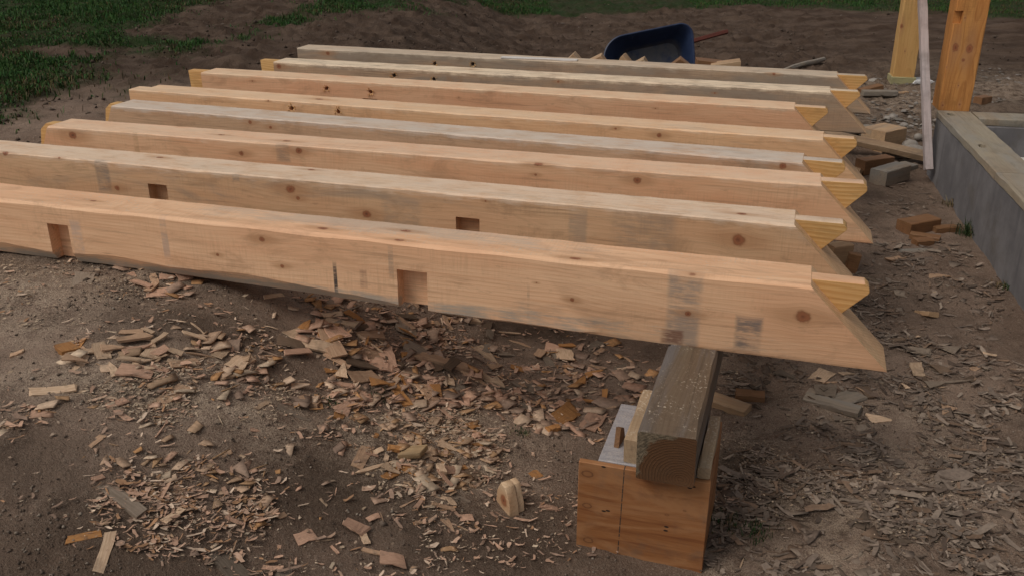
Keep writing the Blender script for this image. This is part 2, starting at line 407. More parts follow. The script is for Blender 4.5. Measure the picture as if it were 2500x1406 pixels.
# ------------------------------------------------------------ wood kinds
PALE, TAN = (.62, .42, .255), (.47, .285, .155)
M = {}
M['fresh'] = wood('fresh_cut_pine', (.76, .49, .21), (.56, .31, .105), 3, grey=-.3, pith=(.3, .6), ringscale=45, ringk=.75, saw=.2, varied=True)
M['shoulder'] = wood('fresh_shoulder_cut', (.80, .54, .31), (.62, .37, .19), 4, grey=-.2, pith=(.2, .4), ringscale=60, ringk=.35, saw=.9, varied=True)
M['block'] = wood('pine_offcut', (.52, .36, .215), (.38, .235, .13), 5, grey=.35, dirt=.25, varied=True)
M['orange'] = wood('orange_pine_offcut', (.25, .13, .06), (.15, .075, .034), 6, grey=.05, dirt=.25, varied=True)
M['dirtyb'] = wood('dirty_split_board', (.36, .255, .16), (.24, .155, .09), 8, grey=.4, dirt=.5)
M['greyw'] = wood('weathered_pine', (.30, .255, .20), (.20, .165, .13), 7, grey=.6, grey_col=(.21, .20, .185), dirt=.3, varied=True)

# ------------------------------------------------------------ rafters
D, W, ZT = .19, .15, .60
ZB = ZT - D
# front-top left point, front-top right shoulder, photo knots (front), knots (top), look
BE = [
 dict(l=(0, 487), r=(1980, 700), ext=.62, D=.206, label='nearest rafter, peach face with grey water stains and two open pockets',
      fk=[(1960, 772, .020), (1680, 765, .009), (1397, 731, .007), (640, 584, .011), (690, 650, .008), (532, 622, .006), (1310, 690, .003)],
      tk=[(788, 558, .011), (990, 564, .011), (975, 587, .010), (1405, 631, .011), (228, 491, .008), (1690, 668, .008)],
      pockets=[(115, 165, 545), (969, 1042, 657)], light=(.89, .575, .355), dark=(.70, .40, .225), grey=.14, redden=.04,
      stains=[(1668, 770, .045, .12, (.30, .25, .21), .75), (1826, 815, .034, .05, (.21, .175, .155), .9), (1850, 868, .20, .004, (.28, .15, .085), .7), (400, 560, .012, .10, (.45, .33, .27), .6), (190, 580, .02, .06, (.50, .38, .32), .6), (1640, 822, .03, .022, (.20, .085, .05), .8), (820, 680, .006, .05, (.05, .045, .045), .95), (888, 680, .012, .03, (.25, .13, .09), .55),
              (955, 640, .008, .05, (.36, .26, .19), .6), (1290, 735, .004, .05, (.32, .22, .16), .5)]),
 dict(l=(0, 372), r=(1939, 550), ext=.35, label='second rafter from the front with a large red knot and olive grey face',
      fk=[(1803, 587, .022), (895, 524, .017), (708, 463, .018), (727, 485, .009), (285, 460, .012), (143, 385, .007), (12, 374, .014), (1185, 492, .004), (590, 405, .003)],
      tk=[(1812, 523, .012), (760, 415, .010), (390, 385, .010)],
      pockets=[(360, 405, 449), (1112, 1170, 530)], light=(.74, .49, .295), dark=(.54, .33, .18), grey=.36, redden=.05,
      stains=[(250, 425, .03, .07, (.19, .165, .145), .7), (1570, 590, .10, .10, (.30, .235, .175), .55), (1410, 560, .03, .07, (.33, .26, .2), .5), (575, 435, .014, .014, (.26, .215, .17), .8), (980, 520, .07, .05, (.34, .27, .2), .5)]),
 dict(l=(115, 309), r=(2005, 452), ext=.0, label='third rafter from the front with a pinkish lower face near its tip',
      fk=[(730, 369, .015), (1556, 441, .015), (1308, 427, .006), (178, 331, .020), (590, 375, .012)], tk=[(1315, 400, .012), (540, 330, .010), (700, 345, .012)],
      pockets=[], light=(.86, .55, .335), dark=(.66, .38, .21), grey=.12, redden=.28, stains=[(690, 365, .03, .05, (.26, .19, .14), .6), (330, 335, .012, .07, (.42, .24, .12), .6)], left='cut'),
 dict(l=(272, 259), r=(1958, 399), ext=.0, label='fourth rafter from the front with a pale grey top',
      fk=[(1911, 406, .014), (610, 299, .010), (660, 312, .008)], tk=[], pockets=[], light=(.66, .44, .28), dark=(.47, .30, .175), grey=.38, redden=.05, stains=[], left='cut', topgrey=True),
 dict(l=(314, 219), r=(2009, 342), ext=.0, label='fifth rafter from the front with two torn peg holes and a stepped left end',
      fk=[(1503, 315, .006), (1610, 331, .011), (655, 247, .005)], tk=[(780, 243, .016)], pockets=[], holes=[(712, 265), (826, 273)], light=(.85, .545, .31), dark=(.65, .37, .19), grey=.2, redden=.0, stains=[], left='lap'),
 dict(l=(490, 178), r=(1939, 266), ext=.0, label='sixth rafter from the front, peach face with two peg holes and yellow left tenon',
      fk=[(616, 199, .005), (1120, 239, .004), (1600, 266, .004)], tk=[], pockets=[(886, 921, 241), (1411, 1450, 279)], holes=[(797, 217), (904, 225)], light=(.80, .49, .30), dark=(.61, .34, .185), grey=.15, redden=.2, stains=[], left='tenon'),
 dict(l=(667, 152), r=(2027, 226), ext=.0, label='seventh rafter from the front, grey brown face with a big knot at its left end',
      fk=[(681, 163, .017), (1363, 200, .008), (1745, 228, .005)], tk=[(1150, 170, .010)], pockets=[], holes=[(962, 185), (1060, 195)], light=(.56, .385, .245), dark=(.36, .24, .15), grey=.7, redden=.0, stains=[(1110, 197, .05, .04, (.36, .2, .1), .6)], left='tenon'),
 dict(l=(725, 118), r=(2044, 187), ext=.0, label='farthest rafter, grey weathered face, just in front of the blue wheelbarrow',
      fk=[(800, 131, .014), (1890, 181, .010)], tk=[], pockets=[], holes=[(1061, 156), (1154, 158)], light=(.54, .375, .245), dark=(.36, .245, .155), grey=.7, redden=.0, stains=[(1640, 172, .10, .07, (.33, .22, .14), .6)], left='plain'),
]
rafter_info = []
def make_rafter(i, b):
    D = b.get('D', .19); ZB = ZT - D
    Lp = pz(*b['l'], ZT); Rp = pz(*b['r'], ZT); d = (Rp - Lp); L = d.length + b['ext']; a = math.atan2(d.y, d.x)
    root = empty('rafter', (Rp.x, Rp.y, ZB), a); bpy.context.view_layer.update()
    tag(root, b['label'], 'rafter', 'rafters laid side by side')
    inv = root.matrix_world.inverted(); nrm = Vector((-math.sin(a), math.cos(a), 0))
    front = lambda px, py: inv @ pplane(px, py, Rp, nrm)
    top = lambda px, py: inv @ pz(px, py, ZT)
    knots = []; stains = []
    for (px, py, r) in b['fk']:
        q = front(px, py); knots.append(((q.x, 0, q.z), (r * 1.15, r, r)))
    for (px, py, r) in b['tk']:
        q = top(px, py); knots.append(((q.x, q.y, D), (r * 1.7, r, r)))
    for (px, py, hx, hz, c, k) in b['stains']:
        q = front(px, py); stains.append(((q.x, 0, q.z), (hx, .02, hz), c, k))
    if i == 0:                                                  # grey dirty strip along the lower edge, left part
        stains.append(((-1.75, 0, .015), (1.15, .03, .028), (.36, .325, .275), .85))
        stains.append(((-1.2, .12, D), (.5, .06, .03), (.42, .38, .33), .5))
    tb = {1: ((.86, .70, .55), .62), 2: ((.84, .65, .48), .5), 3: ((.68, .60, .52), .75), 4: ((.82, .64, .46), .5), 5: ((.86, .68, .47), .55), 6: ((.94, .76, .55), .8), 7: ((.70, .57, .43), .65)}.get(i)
    if tb: stains.append(((-1.7, W / 2, D + .018), (2.6, .11, .03), tb[0], tb[1]))          # chalky paler colour over the sawn top
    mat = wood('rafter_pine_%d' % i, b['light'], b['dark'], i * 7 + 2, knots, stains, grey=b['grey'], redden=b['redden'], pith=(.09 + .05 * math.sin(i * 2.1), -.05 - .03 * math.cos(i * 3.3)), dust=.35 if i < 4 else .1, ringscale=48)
    r = random.Random(i + 40)
    # body: octagonal section with uneven worn edges, right end cut at 45 degrees, left end cut as in the photo
    seg = 64; V = []; Fc = []
    ls = {'cut': .085, 'plain': 0, 'lap': 0, 'tenon': 0}.get(b.get('left', 'plain'), 0)
    for s in range(seg + 1):
        t = s / seg; xa = -L + L * t
        wx = r.uniform(-.0006, .0006)
        bow = .006 * math.sin(t * math.pi) * (1 if i % 2 else -1)
        c = [.0025 + .002 * abs(math.sin(s * 1.7 + i)) + .003 * max(0, math.sin(s * .31 + k * 2 + i)) ** 4 for k in range(4)]
        zl = 0; cz = c[0]; cy = c[0]
        if i == 0:
            wn = max(0, min(1, (.62 - t) / .1)); cz = c[0] + wn * (.030 + .006 * math.sin(s * .7)); cy = c[0] + wn * .013; zl = .02 * max(0, min(1, (.8 - t) / .5))
            if t > .78: cz = c[0] + .006 + .005 * abs(math.sin(s * 1.9)); cy = .004
        if i == 0: c[3] = .006 + .004 * abs(math.sin(s * .4))
        prof = [(cy, zl), (W - c[1], zl), (W, zl + c[1]), (W, D - c[2]), (W - c[2], D), (c[3], D), (0, D - c[3]), (0, zl + cz)]
        for (y, z) in prof:
            V.append((xa + t * (D - z) * (1 + r.uniform(-.004, .004) * (s == seg)) - (1 - t) * (D - z) * ls / D, y + wx + bow * .3, z + r.uniform(-.0005, .0005)))
    for s in range(seg):
        for k in range(8):
            q = s * 8 + k; q2 = s * 8 + (k + 1) % 8; Fc.append((q, q2, q2 + 8, q + 8))
    Fc.append(tuple(range(8))[::-1]); Fc.append(tuple(range(seg * 8, seg * 8 + 8)))
    body = mesh_obj('body', V, Fc, mat, root)
    cutters = []
    for (x0, x1, py) in b['pockets']:
        A = front(x0, py); B2 = front(x1, py); cutters.append(boxvf(A.x, B2.x, -.03, .042, -.03, A.z))
    for (px, py) in b.get('holes', []):
        q = front(px, py); n = 10; ring = [(q.x + .011 * math.cos(k * math.tau / n) * r.uniform(.8, 1.25), q.z + .011 * math.sin(k * math.tau / n) * r.uniform(.8, 1.2)) for k in range(n)]
        cutters.append(prism(ring, -.03, .07))
    if b.get('left') == 'lap': cutters.append(boxvf(-L - .05, -L + .07, W * .55, W + .05, -.05, D + .05))
    if cutters: cut(body, cutters)
    soft(body.data, 22)
    body.data.materials.append(M['shoulder'])
    for p in body.data.polygons:
        if p.normal.x > .5 and p.center.x > -.05: p.material_index = 1
    # tenon at the tip: middle third, square nose, lower edge cut back to the shoulder
    y0, y1 = W * .36, W * .70; e = .004
    tl = .142 + r.uniform(-.014, .012); nz_ = .026 + r.uniform(-.006, .006); tt = (tl - nz_) / 2
    zt = D - .0012
    poly = [(-.02 + e, zt), (tl - .014, zt), (tl - .002, zt - .010), (tl, zt - nz_ * .75), (tl - .003, zt - nz_), (tl - tt, zt - nz_ - tt), (tl - tt - .03, zt - nz_ - tt)]
    poly = [(x + .0, z) for x, z in poly]
    Vt, Ft = prism(poly, y0, y1)
    t_ = mesh_obj('tenon', Vt, Ft, M['fresh'], root); bevel_mesh(t_, .0012, 1); t_.data.materials.append(mat)
    for p in t_.data.polygons:
        if p.normal.z > .8: p.material_index = 1
    t_['label'] = 'yellow fresh-cut tenon at the tip'
    le = b.get('left')
    if le == 'tenon':
        Vt, Ft = prism([(-L - .105, .012), (-L + .02, .002), (-L + .02, D - .003), (-L - .115, D - .003)], W * .36, W * .70)
        t_ = mesh_obj('tenon', Vt, Ft, M['fresh'], root); bevel_mesh(t_, .002, 2)
    if le == 'cut':
        Vt, Ft = prism([(-L - .085 - .03, .002), (-L - .06, .002), (-L + .01, D - .004), (-L - .055, D - .004), (-L - .085, D - .03)], W * .36, W * .70)
        t_ = mesh_obj('tenon', Vt, Ft, M['fresh'], root); bevel_mesh(t_, .002, 2)
    # torn fibres round the peg holes
    for (px, py) in b.get('holes', []):
        q = front(px, py); Vs = []; Fs = []
        for k in range(9):
            an = r.uniform(0, math.tau); x = q.x + .012 * math.cos(an); z = q.z + .012 * math.sin(an); ln = r.uniform(.008, .02); wd = r.uniform(.0015, .004); an += r.uniform(-.5, .5)
            o = len(Vs); dx, dz = math.cos(an), math.sin(an)
            Vs += [(x - dz * wd, -.0008, z + dx * wd), (x + dz * wd, -.0008, z - dx * wd), (x + dx * ln, -.004 - r.random() * .006, z + dz * ln), (x + dx * ln * .4, -.006, z + dz * ln * .4)]
            Fs += [(o, o + 3, o + 2), (o + 1, o + 2, o + 3), (o, o + 1, o + 3), (o, o + 2, o + 1)]
        sp = mesh_obj('torn_fibre', Vs, Fs, M['fresh'], root)
    rafter_info.append((root, a, L, Rp, inv))
    return root
for i, b in enumerate(BE): make_rafter(i, b)

# ------------------------------------------------------------ plywood box and the timber on it
def plywood_mat():
    m = NT('fir_plywood'); P = m.obj()
    q = m.vec('MULTIPLY', P, (1, 1, 1)).outputs[0]
    wob = m.n('ShaderNodeTexNoise'); wob.inputs['Scale'].default_value = 3.2; wob.inputs['Detail'].default_value = 3; m.l(m.vec('MULTIPLY', P, (.6, 1, 1.3)).outputs[0], wob.inputs['Vector'])
    s3 = m.n('ShaderNodeSeparateXYZ'); m.l(P, s3.inputs[0])
    zz = m.math('ADD', s3.outputs[2], m.math('MULTIPLY', wob.outputs['Fac'], .16))
    ph = m.math('FRACT', m.math('MULTIPLY', zz, 24)); ring = m.ramp(ph, [(0, 0), (.6, .25), (.85, 1), (1, 0)])
    fine = m.noise(m.vec('MULTIPLY', P, (9, 9, 240)).outputs[0], 1, 3, .6)
    blot = m.maprange(m.noise(m.vec('MULTIPLY', P, (3, 3, 15)).outputs[0], 1, 5, .6, 1.6), .40, .60)
    t = m.maprange(m.math('ADD', m.math('MULTIPLY', ring, .26), m.math('MULTIPLY', fine, .75)), .2, .85)
    c = m.mix(t, (.30, .125, .045), (.17, .058, .02)); c = m.mix(m.math('MULTIPLY', blot, .7), c, (.38, .19, .085))
    c = m.mix(m.math('MULTIPLY', m.maprange(m.noise(P, 14, 5, .7), .5, .72), .35), c, (.16, .085, .05))
    c = m.mix(m.math('MULTIPLY', m.maprange(m.noise(P, 11, 5, .7), .52, .72), .45), c, (.16, .105, .07))
    # knots and a pencil line
    for (kx, kz, kr) in ((.022, .225, .014), (.024, .135, .011), (.03, .035, .012), (.215, .15, .004), (.255, .17, .003)):
        d = m.vec('LENGTH', m.vec('MULTIPLY', m.vec('SUBTRACT', P, (kx, 0, kz)).outputs[0], (.9 / kr, 0, 1.5 / kr)).outputs[0]).outputs['Value']
        d = m.math('ADD', d, m.math('MULTIPLY', m.math('SUBTRACT', fine, .5), .5))
        c = m.mix(m.math('MULTIPLY', m.maprange(d, 2.2, .9), .45), c, (.20, .08, .03)); c = m.mix(m.math('MULTIPLY', m.maprange(d, 1.05, .85), .75), c, m.mix(m.maprange(d, .5, 1.0), (.27, .12, .05), (.05, .02, .01)))
    ln = m.math('ABSOLUTE', m.math('SUBTRACT', s3.outputs[0], m.math('MULTIPLY_ADD', s3.outputs[2], .02, .104)))
    c = m.mix(m.math('MULTIPLY', m.maprange(ln, .0017, .0009), m.maprange(m.noise(P, 120, 2, .5), .35, .5)), c, (.045, .035, .03))
    for (kx, kz) in ((.06, .252), (.262, .235), (.27, .24), (.065, .128), (.075, .131), (.215, .105), (.216, .116), (.165, .262)):
        d = m.vec('LENGTH', m.vec('MULTIPLY', m.vec('SUBTRACT', P, (kx, 0, kz)).outputs[0], (1 / .0055, 0, 1 / .0025)).outputs[0]).outputs['Value']
        c = m.mix(m.maprange(d, 1.2, .8), c, (.02, .013, .01))
    m.l(c, m.b.inputs['Base Color']); m.b.inputs['Roughness'].default_value = .62; m.b.inputs['Specular IOR Level'].default_value = .3
    m.bump(fine, .2, .002); return m.m
M['ply'] = plywood_mat()
def grey_top_mat():
    m = NT('weathered_plywood_top'); P = m.obj()
    c = m.mix(m.maprange(m.noise(m.vec('MULTIPLY', P, (12, 90, 12)).outputs[0], 1, 4, .6), .3, .7), (.33, .315, .33), (.24, .225, .235))
    d1 = m.maprange(m.math('ADD', m.noise(P, 220, 2, .7), m.math('MULTIPLY', m.noise(P, 9, 3, .6), .6)), .78, .95)
    c = m.mix(m.math('MULTIPLY', d1, .35), c, (.55, .48, .42)); m.l(c, m.b.inputs['Base Color']); m.b.inputs['Roughness'].default_value = .7
    m.bump(m.noise(P, 200, 3, .6), .25, .002); return m.m
M['plytop'] = grey_top_mat()
bfl, bfr = pz(1413, 1125, .256), pz(1735, 1180, .256)
ba = math.atan2(bfr.y - bfl.y, bfr.x - bfl.x); bw = (bfr - bfl).length
box = empty('plywood_box', (bfl.x, bfl.y, 0), ba)
tag(box, 'orange plywood box standing on the dirt under the protruding grey timber', 'box')
th = .016; H = .256; BD = .29
def panel(name, b6, mat, par):
    V, Fc = boxvf(*b6); o = mesh_obj(name, V, Fc, mat, par); bevel_mesh(o, .0015, 1); return o
p_ = panel('front_panel', (0, bw, 0, th, -.05, H), M['ply'], box)
panel('side_panel', (bw - th - .002, bw - .002, th + .001, BD, -.05, H - .004), M['ply'], box)
panel('side_panel', (.045, .045 + th, th + .001, BD, -.05, H - th - .003), M['ply'], box)
panel('rear_panel', (.045 + th + .001, bw - th - .003, BD - th, BD - .001, -.05, H - th - .003), M['ply'], box)
panel('top_panel', (.043, bw - th - .004, th + .0015, BD + .004, H - th, H + .002), M['plytop'], box)
box.location.z = .0

M['timber'] = wood('old_crosspiece_timber', (.18, .135, .09), (.115, .08, .052), 17, grey=.62, grey_col=(.15, .148, .158), dust=.25, pith=(.06, .03), ringscale=80, dirt=.15)
def endgrain_mat():
    m = NT('old_timber_end_grain'); P = m.obj()
    P = m.vec('MULTIPLY', P, (1, -1, 1)).outputs[0]
    q = m.vec('SUBTRACT', P, (0, .10, .02)); q = m.vec('MULTIPLY', q.outputs[0], (0, 1, 1))
    wob = m.noise(P, 18, 3, .6)
    r_ = m.math('ADD', m.vec('LENGTH', q.outputs[0]).outputs['Value'], m.math('MULTIPLY', wob, .012))
    ring = m.ramp(m.math('FRACT', m.math('MULTIPLY', r_, 150)), [(0, .1), (.6, .3), (.9, 1), (1, 0)])
    c = m.mix(m.math('MULTIPLY', ring, .6), (.125, .056, .020), (.055, .024, .010))
    c = m.mix(m.math('MULTIPLY', m.maprange(m.noise(P, 22, 5, .7), .45, .68), .6), c, (.10, .05, .022))
    s3 = m.n('ShaderNodeSeparateXYZ'); m.l(P, s3.inputs[0])
    e1 = m.math('SUBTRACT', m.math('ADD', m.math('MULTIPLY', s3.outputs[1], -1), .034), m.math('MULTIPLY', m.math('SUBTRACT', s3.outputs[2], .125), -.25))
    e2 = m.math('SUBTRACT', s3.outputs[2], m.math('MULTIPLY_ADD', s3.outputs[1], .45, .095))
    e = m.math('ADD', m.math('MAXIMUM', e1, e2), m.math('MULTIPLY', m.math('SUBTRACT', m.noise(P, 45, 4, .65), .5), .045))
    c = m.mix(m.maprange(e, -.003, .006), c, m.mix(m.maprange(m.noise(P, 120, 3, .7), .35, .65), (.24, .185, .12), (.10, .078, .05)))
    m.l(c, m.b.inputs['Base Color']); m.b.inputs['Roughness'].default_value = .8
    m.bump(m.math('ADD', ring, m.noise(P, 90, 3, .6)), .4, .003); return m.m
tn, tf = pz(1562, 1035, .394), pz(1627, 850, .394)
ta = math.atan2(tf.y - tn.y, tf.x - tn.x)
def along_timber(s, off, z): return Vector((tn.x + math.cos(ta) * s + math.sin(ta) * off, tn.y + math.sin(ta) * s - math.cos(ta) * off, z))
V, Fc = rough_box(3.57, .132, .136, c=.006, seg=40, jit=.0009, seed=4, sk0=0)
# X runs away from the camera, local Y to the left -> shift so the timber lies to the right of its left edge
V = [(x, y - .132, z) for x, y, z in V]
tim = mesh_obj('support_timber', V, Fc, M['timber']); tim.location = (*along_timber(-.02, 0, 0).xy, .2585); tim.rotation_euler = (0, 0, ta)
tim.data.materials.append(endgrain_mat())
for p in tim.data.polygons:
    if len(p.vertices) == 8: p.material_index = 1
for v in tim.data.vertices:                       # near end: sawn slightly out of square, rounded lower left arris
    if v.co.x < .01:
        v.co.x += (v.co.z - .06) * -.12 + rng.uniform(-.002, .002)
soft(tim.data, 30)
tag(tim, 'old grey square timber with sawdust on top, carrying the rafters on the box', 'timber')
def put(o, loc, rz, rx=0, ry=0): o.location = loc; o.rotation_euler = Euler((rx, ry, rz), 'XYZ'); return o
M['cleat'] = wood('sawdusty_cleat', (.45, .34, .22), (.31, .22, .135), 9, grey=.45, dust=1.2, ringscale=60)
V, Fc = rough_box(.25, .036, .062, c=.002, seed=3); o = mesh_obj('cleat', V, Fc, M['cleat'], smooth=25); put(o, along_timber(.045, -.004, .2585), ta)
tag(o, 'pale block wedged against the left side of the timber on the box', 'block')
V, Fc = rough_box(.24, .028, .03, c=.002, seed=5); o = mesh_obj('cleat', [(x, y - .028, z) for x, y, z in V], Fc, M['cleat'], smooth=25); put(o, along_timber(.03, .1345, .2585), ta)
tag(o, 'sawdust covered block against the right side of the timber on the box', 'block')
V, Fc = prism([(0, 0), (.055, 0), (.04, .035), (.012, .05)], 0, .012)
o = mesh_obj('shim', V, Fc, M['orange']); put(o, along_timber(.10, -.062, .2585), ta - .1); tag(o, 'small orange shim standing beside the left block on the box', 'shim')
# far bearing of the timber and sleepers under the left ends (almost wholly hidden by the rafters)
far = along_timber(3.3, .07, 0); fh = gz(far.x, far.y)
V, Fc = rough_box(.3, .3, .2585 - fh + .02, c=.004, seed=8, center=True); o = mesh_obj('bearing_block', V, Fc, M['greyw']); put(o, (far.x, far.y, fh - .02), ta); tag(o, 'square block under the far end of the support timber, behind the rafters', 'block')
for k, (fx, nm) in enumerate(((1.05, 'weathered sleeper board lying under the left halves of the rafters'),)):
    A = rafter_info[0]; Bk = rafter_info[7]
    pa = Vector((A[3].x - math.cos(A[1]) * 2.35, A[3].y - math.sin(A[1]) * 2.35, 0)); pb = Vector((Bk[3].x - math.cos(Bk[1]) * 2.75, Bk[3].y - math.sin(Bk[1]) * 2.75, 0))
    dv = pb - pa; V, Fc = rough_box(dv.length + .1, .12, .10, c=.003, seg=10, seed=31)
    o = mesh_obj('sleeper', V, Fc, M['greyw'], smooth=25); put(o, (pa.x + dv.normalized().x * .12, pa.y + dv.normalized().y * .12, ZB - .101), math.atan2(dv.y, dv.x)); tag(o, nm, 'board')

# ------------------------------------------------------------ foundation wall, sills, posts, brace
def concrete_mat():
    m = NT('foundation_concrete'); P = m.obj()
    c = m.mix(m.maprange(m.noise(P, 5, 6, .65), .35, .65), (.125, .118, .122), (.185, .176, .18))
    c = m.mix(m.math('MULTIPLY', m.maprange(m.noise(m.vec('MULTIPLY', P, (14, 14, 2)).outputs[0], 1, 5, .6), .5, .75), .5), c, (.07, .066, .072))
    s3 = m.n('ShaderNodeSeparateXYZ'); m.l(P, s3.inputs[0])
    c = m.mix(m.math('MULTIPLY', m.maprange(m.noise(P, 3.5, 5, .7), .52, .68), .5), c, (.10, .085, .07))
    m.l(c, m.b.inputs['Base Color']); m.b.inputs['Roughness'].default_value = .9
    pit = m.ramp(m.noise(P, 55, 4, .6), [(.28, 0), (.36, 1)]); seam = m.maprange(m.noise(m.vec('MULTIPLY', P, (6, 6, .7)).outputs[0], 1, 2, .5), .48, .52)
    m.bump(m.math('ADD', m.math('MULTIPLY', pit, .6), m.math('ADD', m.noise(P, 120, 4, .7), m.math('MULTIPLY', seam, .5))), .35, .005); return m.m
M['conc'] = concrete_mat()
M['foam'] = flat_mat('pale_slab_edge', (.50, .48, .45), (.62, .60, .56), 9, .85, .15)
WN, WF = pz(2490, 745, 0), pz(2262, 424, 0)
wa = math.atan2(WF.y - WN.y, WF.x - WN.x)              # direction away from the camera along the long wall
wl = (WF - WN).length
wallA = empty('foundation_wall', (WN.x, WN.y, 0), wa); tag(wallA, 'low concrete foundation wall with weathered sill boards at the right edge', 'wall')
# local x runs away, local -y is the inner (right) side
T, SH = .20, .325
o = panel('concrete_stem', (-2.6, wl, -T, 0, -.3, SH), M['conc'], wallA)
o = panel('concrete_stem', (wl - T, wl - .001, -5.0, -T - .0005, -.3, SH - .001), M['conc'], wallA)
M['sill'] = wood('weathered_sill_board', (.36, .31, .23), (.25, .205, .145), 13, grey=.62, grey_col=(.27, .255, .225), dirt=.22, ringscale=60)
def sill(x0, x1, y0, y1, z0, z1, rot, seed, holes=()):
    L_ = x1 - x0
    V, Fc = rough_box(L_, y1 - y0, z1 - z0, c=.003, seg=max(6, int(L_ * 14)), jit=.0012, seed=seed)
    if rot: V = [(x0r, y0r, z) for (x, y, z) in V for (x0r, y0r) in [(y, -x)]]
    o = mesh_obj('sill_board', V, Fc, M['sill'], wallA)
    return o
s1 = sill(-2.6, .62, -.172, .004, 0, .036, 0, 51); s1.location = (-2.6, -.172, SH + .001)
s2 = sill(.625, wl - .002, -.172, .004, 0, .037, 0, 52); s2.location = (.625, -.172, SH + .001)
s3_ = sill(0, 4.7, 0, .168, 0, .038, 1, 53); s3_.location = (wl - .17, -.178, SH + .0008)
for o_ in (s1, s2, s3_): soft(o_.data, 25)
def pit_hole(par, x, y, z, r):
    V = [(0, 0, 0)]; n = 12; V = []
    for k in range(n): V.append((x + 1.6 * r * math.cos(k * math.tau / n) * rng.uniform(.8, 1.2), y + r * math.sin(k * math.tau / n) * rng.uniform(.8, 1.2), 0))
    return V
iw = wallA.matrix_world
bpy.context.view_layer.update(); iw = wallA.matrix_world.inverted()
ztop = SH + .037
for (px, py, s) in ((2398, 358, s2), (2322, 281, s2), (2391, 270, s3_)):
    q = iw @ pz(px, py, ztop); lq = q - s.location
    n = 12; ring = [(lq.x + .034 * math.cos(k * math.tau / n) * rng.uniform(.85, 1.15), lq.y + .019 * math.sin(k * math.tau / n) * rng.uniform(.8, 1.2)) for k in range(n)]
    Vc = [(x, y, .012) for x, y in ring] + [(x, y, .08) for x, y in ring]
    Fk = [tuple(range(n)), tuple(range(2 * n - 1, n - 1, -1))] + [(i, i + n, (i + 1) % n + n, (i + 1) % n) for i in range(n)]
    k = mesh_obj('cutter', Vc, Fk, None, wallA); k.location = s.location
    md = s.modifiers.new('b', 'BOOLEAN'); md.object = k; md.operation = 'DIFFERENCE'; md.solver = 'EXACT'
    bpy.context.view_layer.update(); dg = bpy.context.evaluated_depsgraph_get(); me = bpy.data.meshes.new_from_object(s.evaluated_get(dg)); s.modifiers.clear(); s.data = me; bpy.data.objects.remove(k)
    soft(s.data, 25)
    b_ = mesh_obj('anchor_bolt', *prism([(.017 * math.cos(k * math.tau / 6), .017 * math.sin(k * math.tau / 6)) for k in range(6)], 0, .012), flat_mat('rusty_bolt_shade', (.05, .03, .02), (.03, .02, .015)), wallA)  # bolt widened and near black, standing in for the shadow in the hole
    b_.rotation_euler = (R(90), 0, 0); b_.location = (q.x, q.y, SH + .012 + .004)
# inside the foundation: pale footing ledges and soil between
o = panel('footing_ledge', (wl - T - .42, wl - T - .0005, -5, -T - .0005, -.2, .17), M['foam'], wallA)
o = panel('footing_ledge', (-2.6, wl - T - 1.15, -5, -T - .0005, -.2, .165), M['foam'], wallA)
Vg = []; Fg = []; nxg, nyg = 26, 60
for a_ in range(nxg):
    for b__ in range(nyg):
        x = wl - T - 1.16 + .745 * a_ / (nxg - 1); y = -T - .001 - 4.7 * b__ / (nyg - 1); Vg.append((x, y, .13 + .03 * float(fbm(np.array([x * 5]), np.array([y * 5]), 9)[0])))
for a_ in range(nxg - 1):
    for b__ in range(nyg - 1):
        k = a_ * nyg + b__; Fg.append((k, k + 1, k + 1 + nyg, k + nyg))
o = mesh_obj('inner_soil', Vg, Fg, flat_mat('sandy_fill', (.17, .115, .075), (.24, .17, .115), 8, .95, .6), wallA, smooth=60)

def post(name, corner, ang, sx, sy, z0, z1, mat, label, cutters=()):
    root = empty(name, (corner.x, corner.y, z0), ang); bpy.context.view_layer.update()
    V, Fc = rough_box(z1 - z0, sx, sy, c=.004, seg=30, jit=.0008, seed=int(corner.x * 100))
    V = [(y, z, x) for x, y, z in V]
    o = mesh_obj('shaft', V, Fc, mat, root)
    if cutters: cut(o, cutters)
    soft(o.data, 25); tag(root, label, 'post', 'upright posts'); return root
pc = pz(2290, 270, ztop)
pa_ = wa - math.pi / 2
mt = wood('honey_post', (.60, .345, .125), (.47, .235, .07), 21, [((.10, 0, 0), (1, 1, 1))][:0], grey=.0, pith=(.09, .12), ringscale=40, along='Z', redden=.1)
def remap_knots(l): return l
# knots are given in the post's own axes, (along, y, x) after the axis swap inside the wood shader
pi_ = Matrix.Translation((pc.x, pc.y, ztop)) @ Matrix.Rotation(pa_, 4, 'Z'); pii = pi_.inverted(); pn = pi_.to_3x3() @ Vector((0, 1, 0))
pk = []
for (px, py, r) in ((2333, 117, .021), (2367, 120, .022), (2352, 148, .012), (2301, 258, .0075), (2343, 256, .0075), (2356, 45, .005), (2310, 165, .004), (2340, 210, .005)):
    q = pii @ pplane(px, py, pc, pn); pk.append(((q.z, 0, q.x), (r * (1.5 if r > .015 else 1), r, r)))
mt = wood('honey_post', (.60, .29, .085), (.36, .14, .035), 21, pk, grey=.0, pith=(.09, .12), ringscale=40, along='Z', redden=.1)
ct = []
A_ = pii @ pplane(2308, 58, pc, pn); B_ = pii @ pplane(2352, 28, pc, pn)
ct.append(boxvf(-.05, B_.x, -.05, .028, A_.z, B_.z))
post('corner_post', pc, pa_, .165, .165, ztop, 2.55, mt, 'honey coloured post with paired knots standing on the foundation corner', ct)
p2 = pz(2178, 196, .02); p2i = Matrix.Translation(p2) @ Matrix.Rotation(pa_, 4, 'Z'); p2i = p2i.inverted(); pn2 = pn
q = p2i @ pplane(2199, 73, p2, pn2); q2 = p2i @ pplane(2208, 134, p2, pn2)
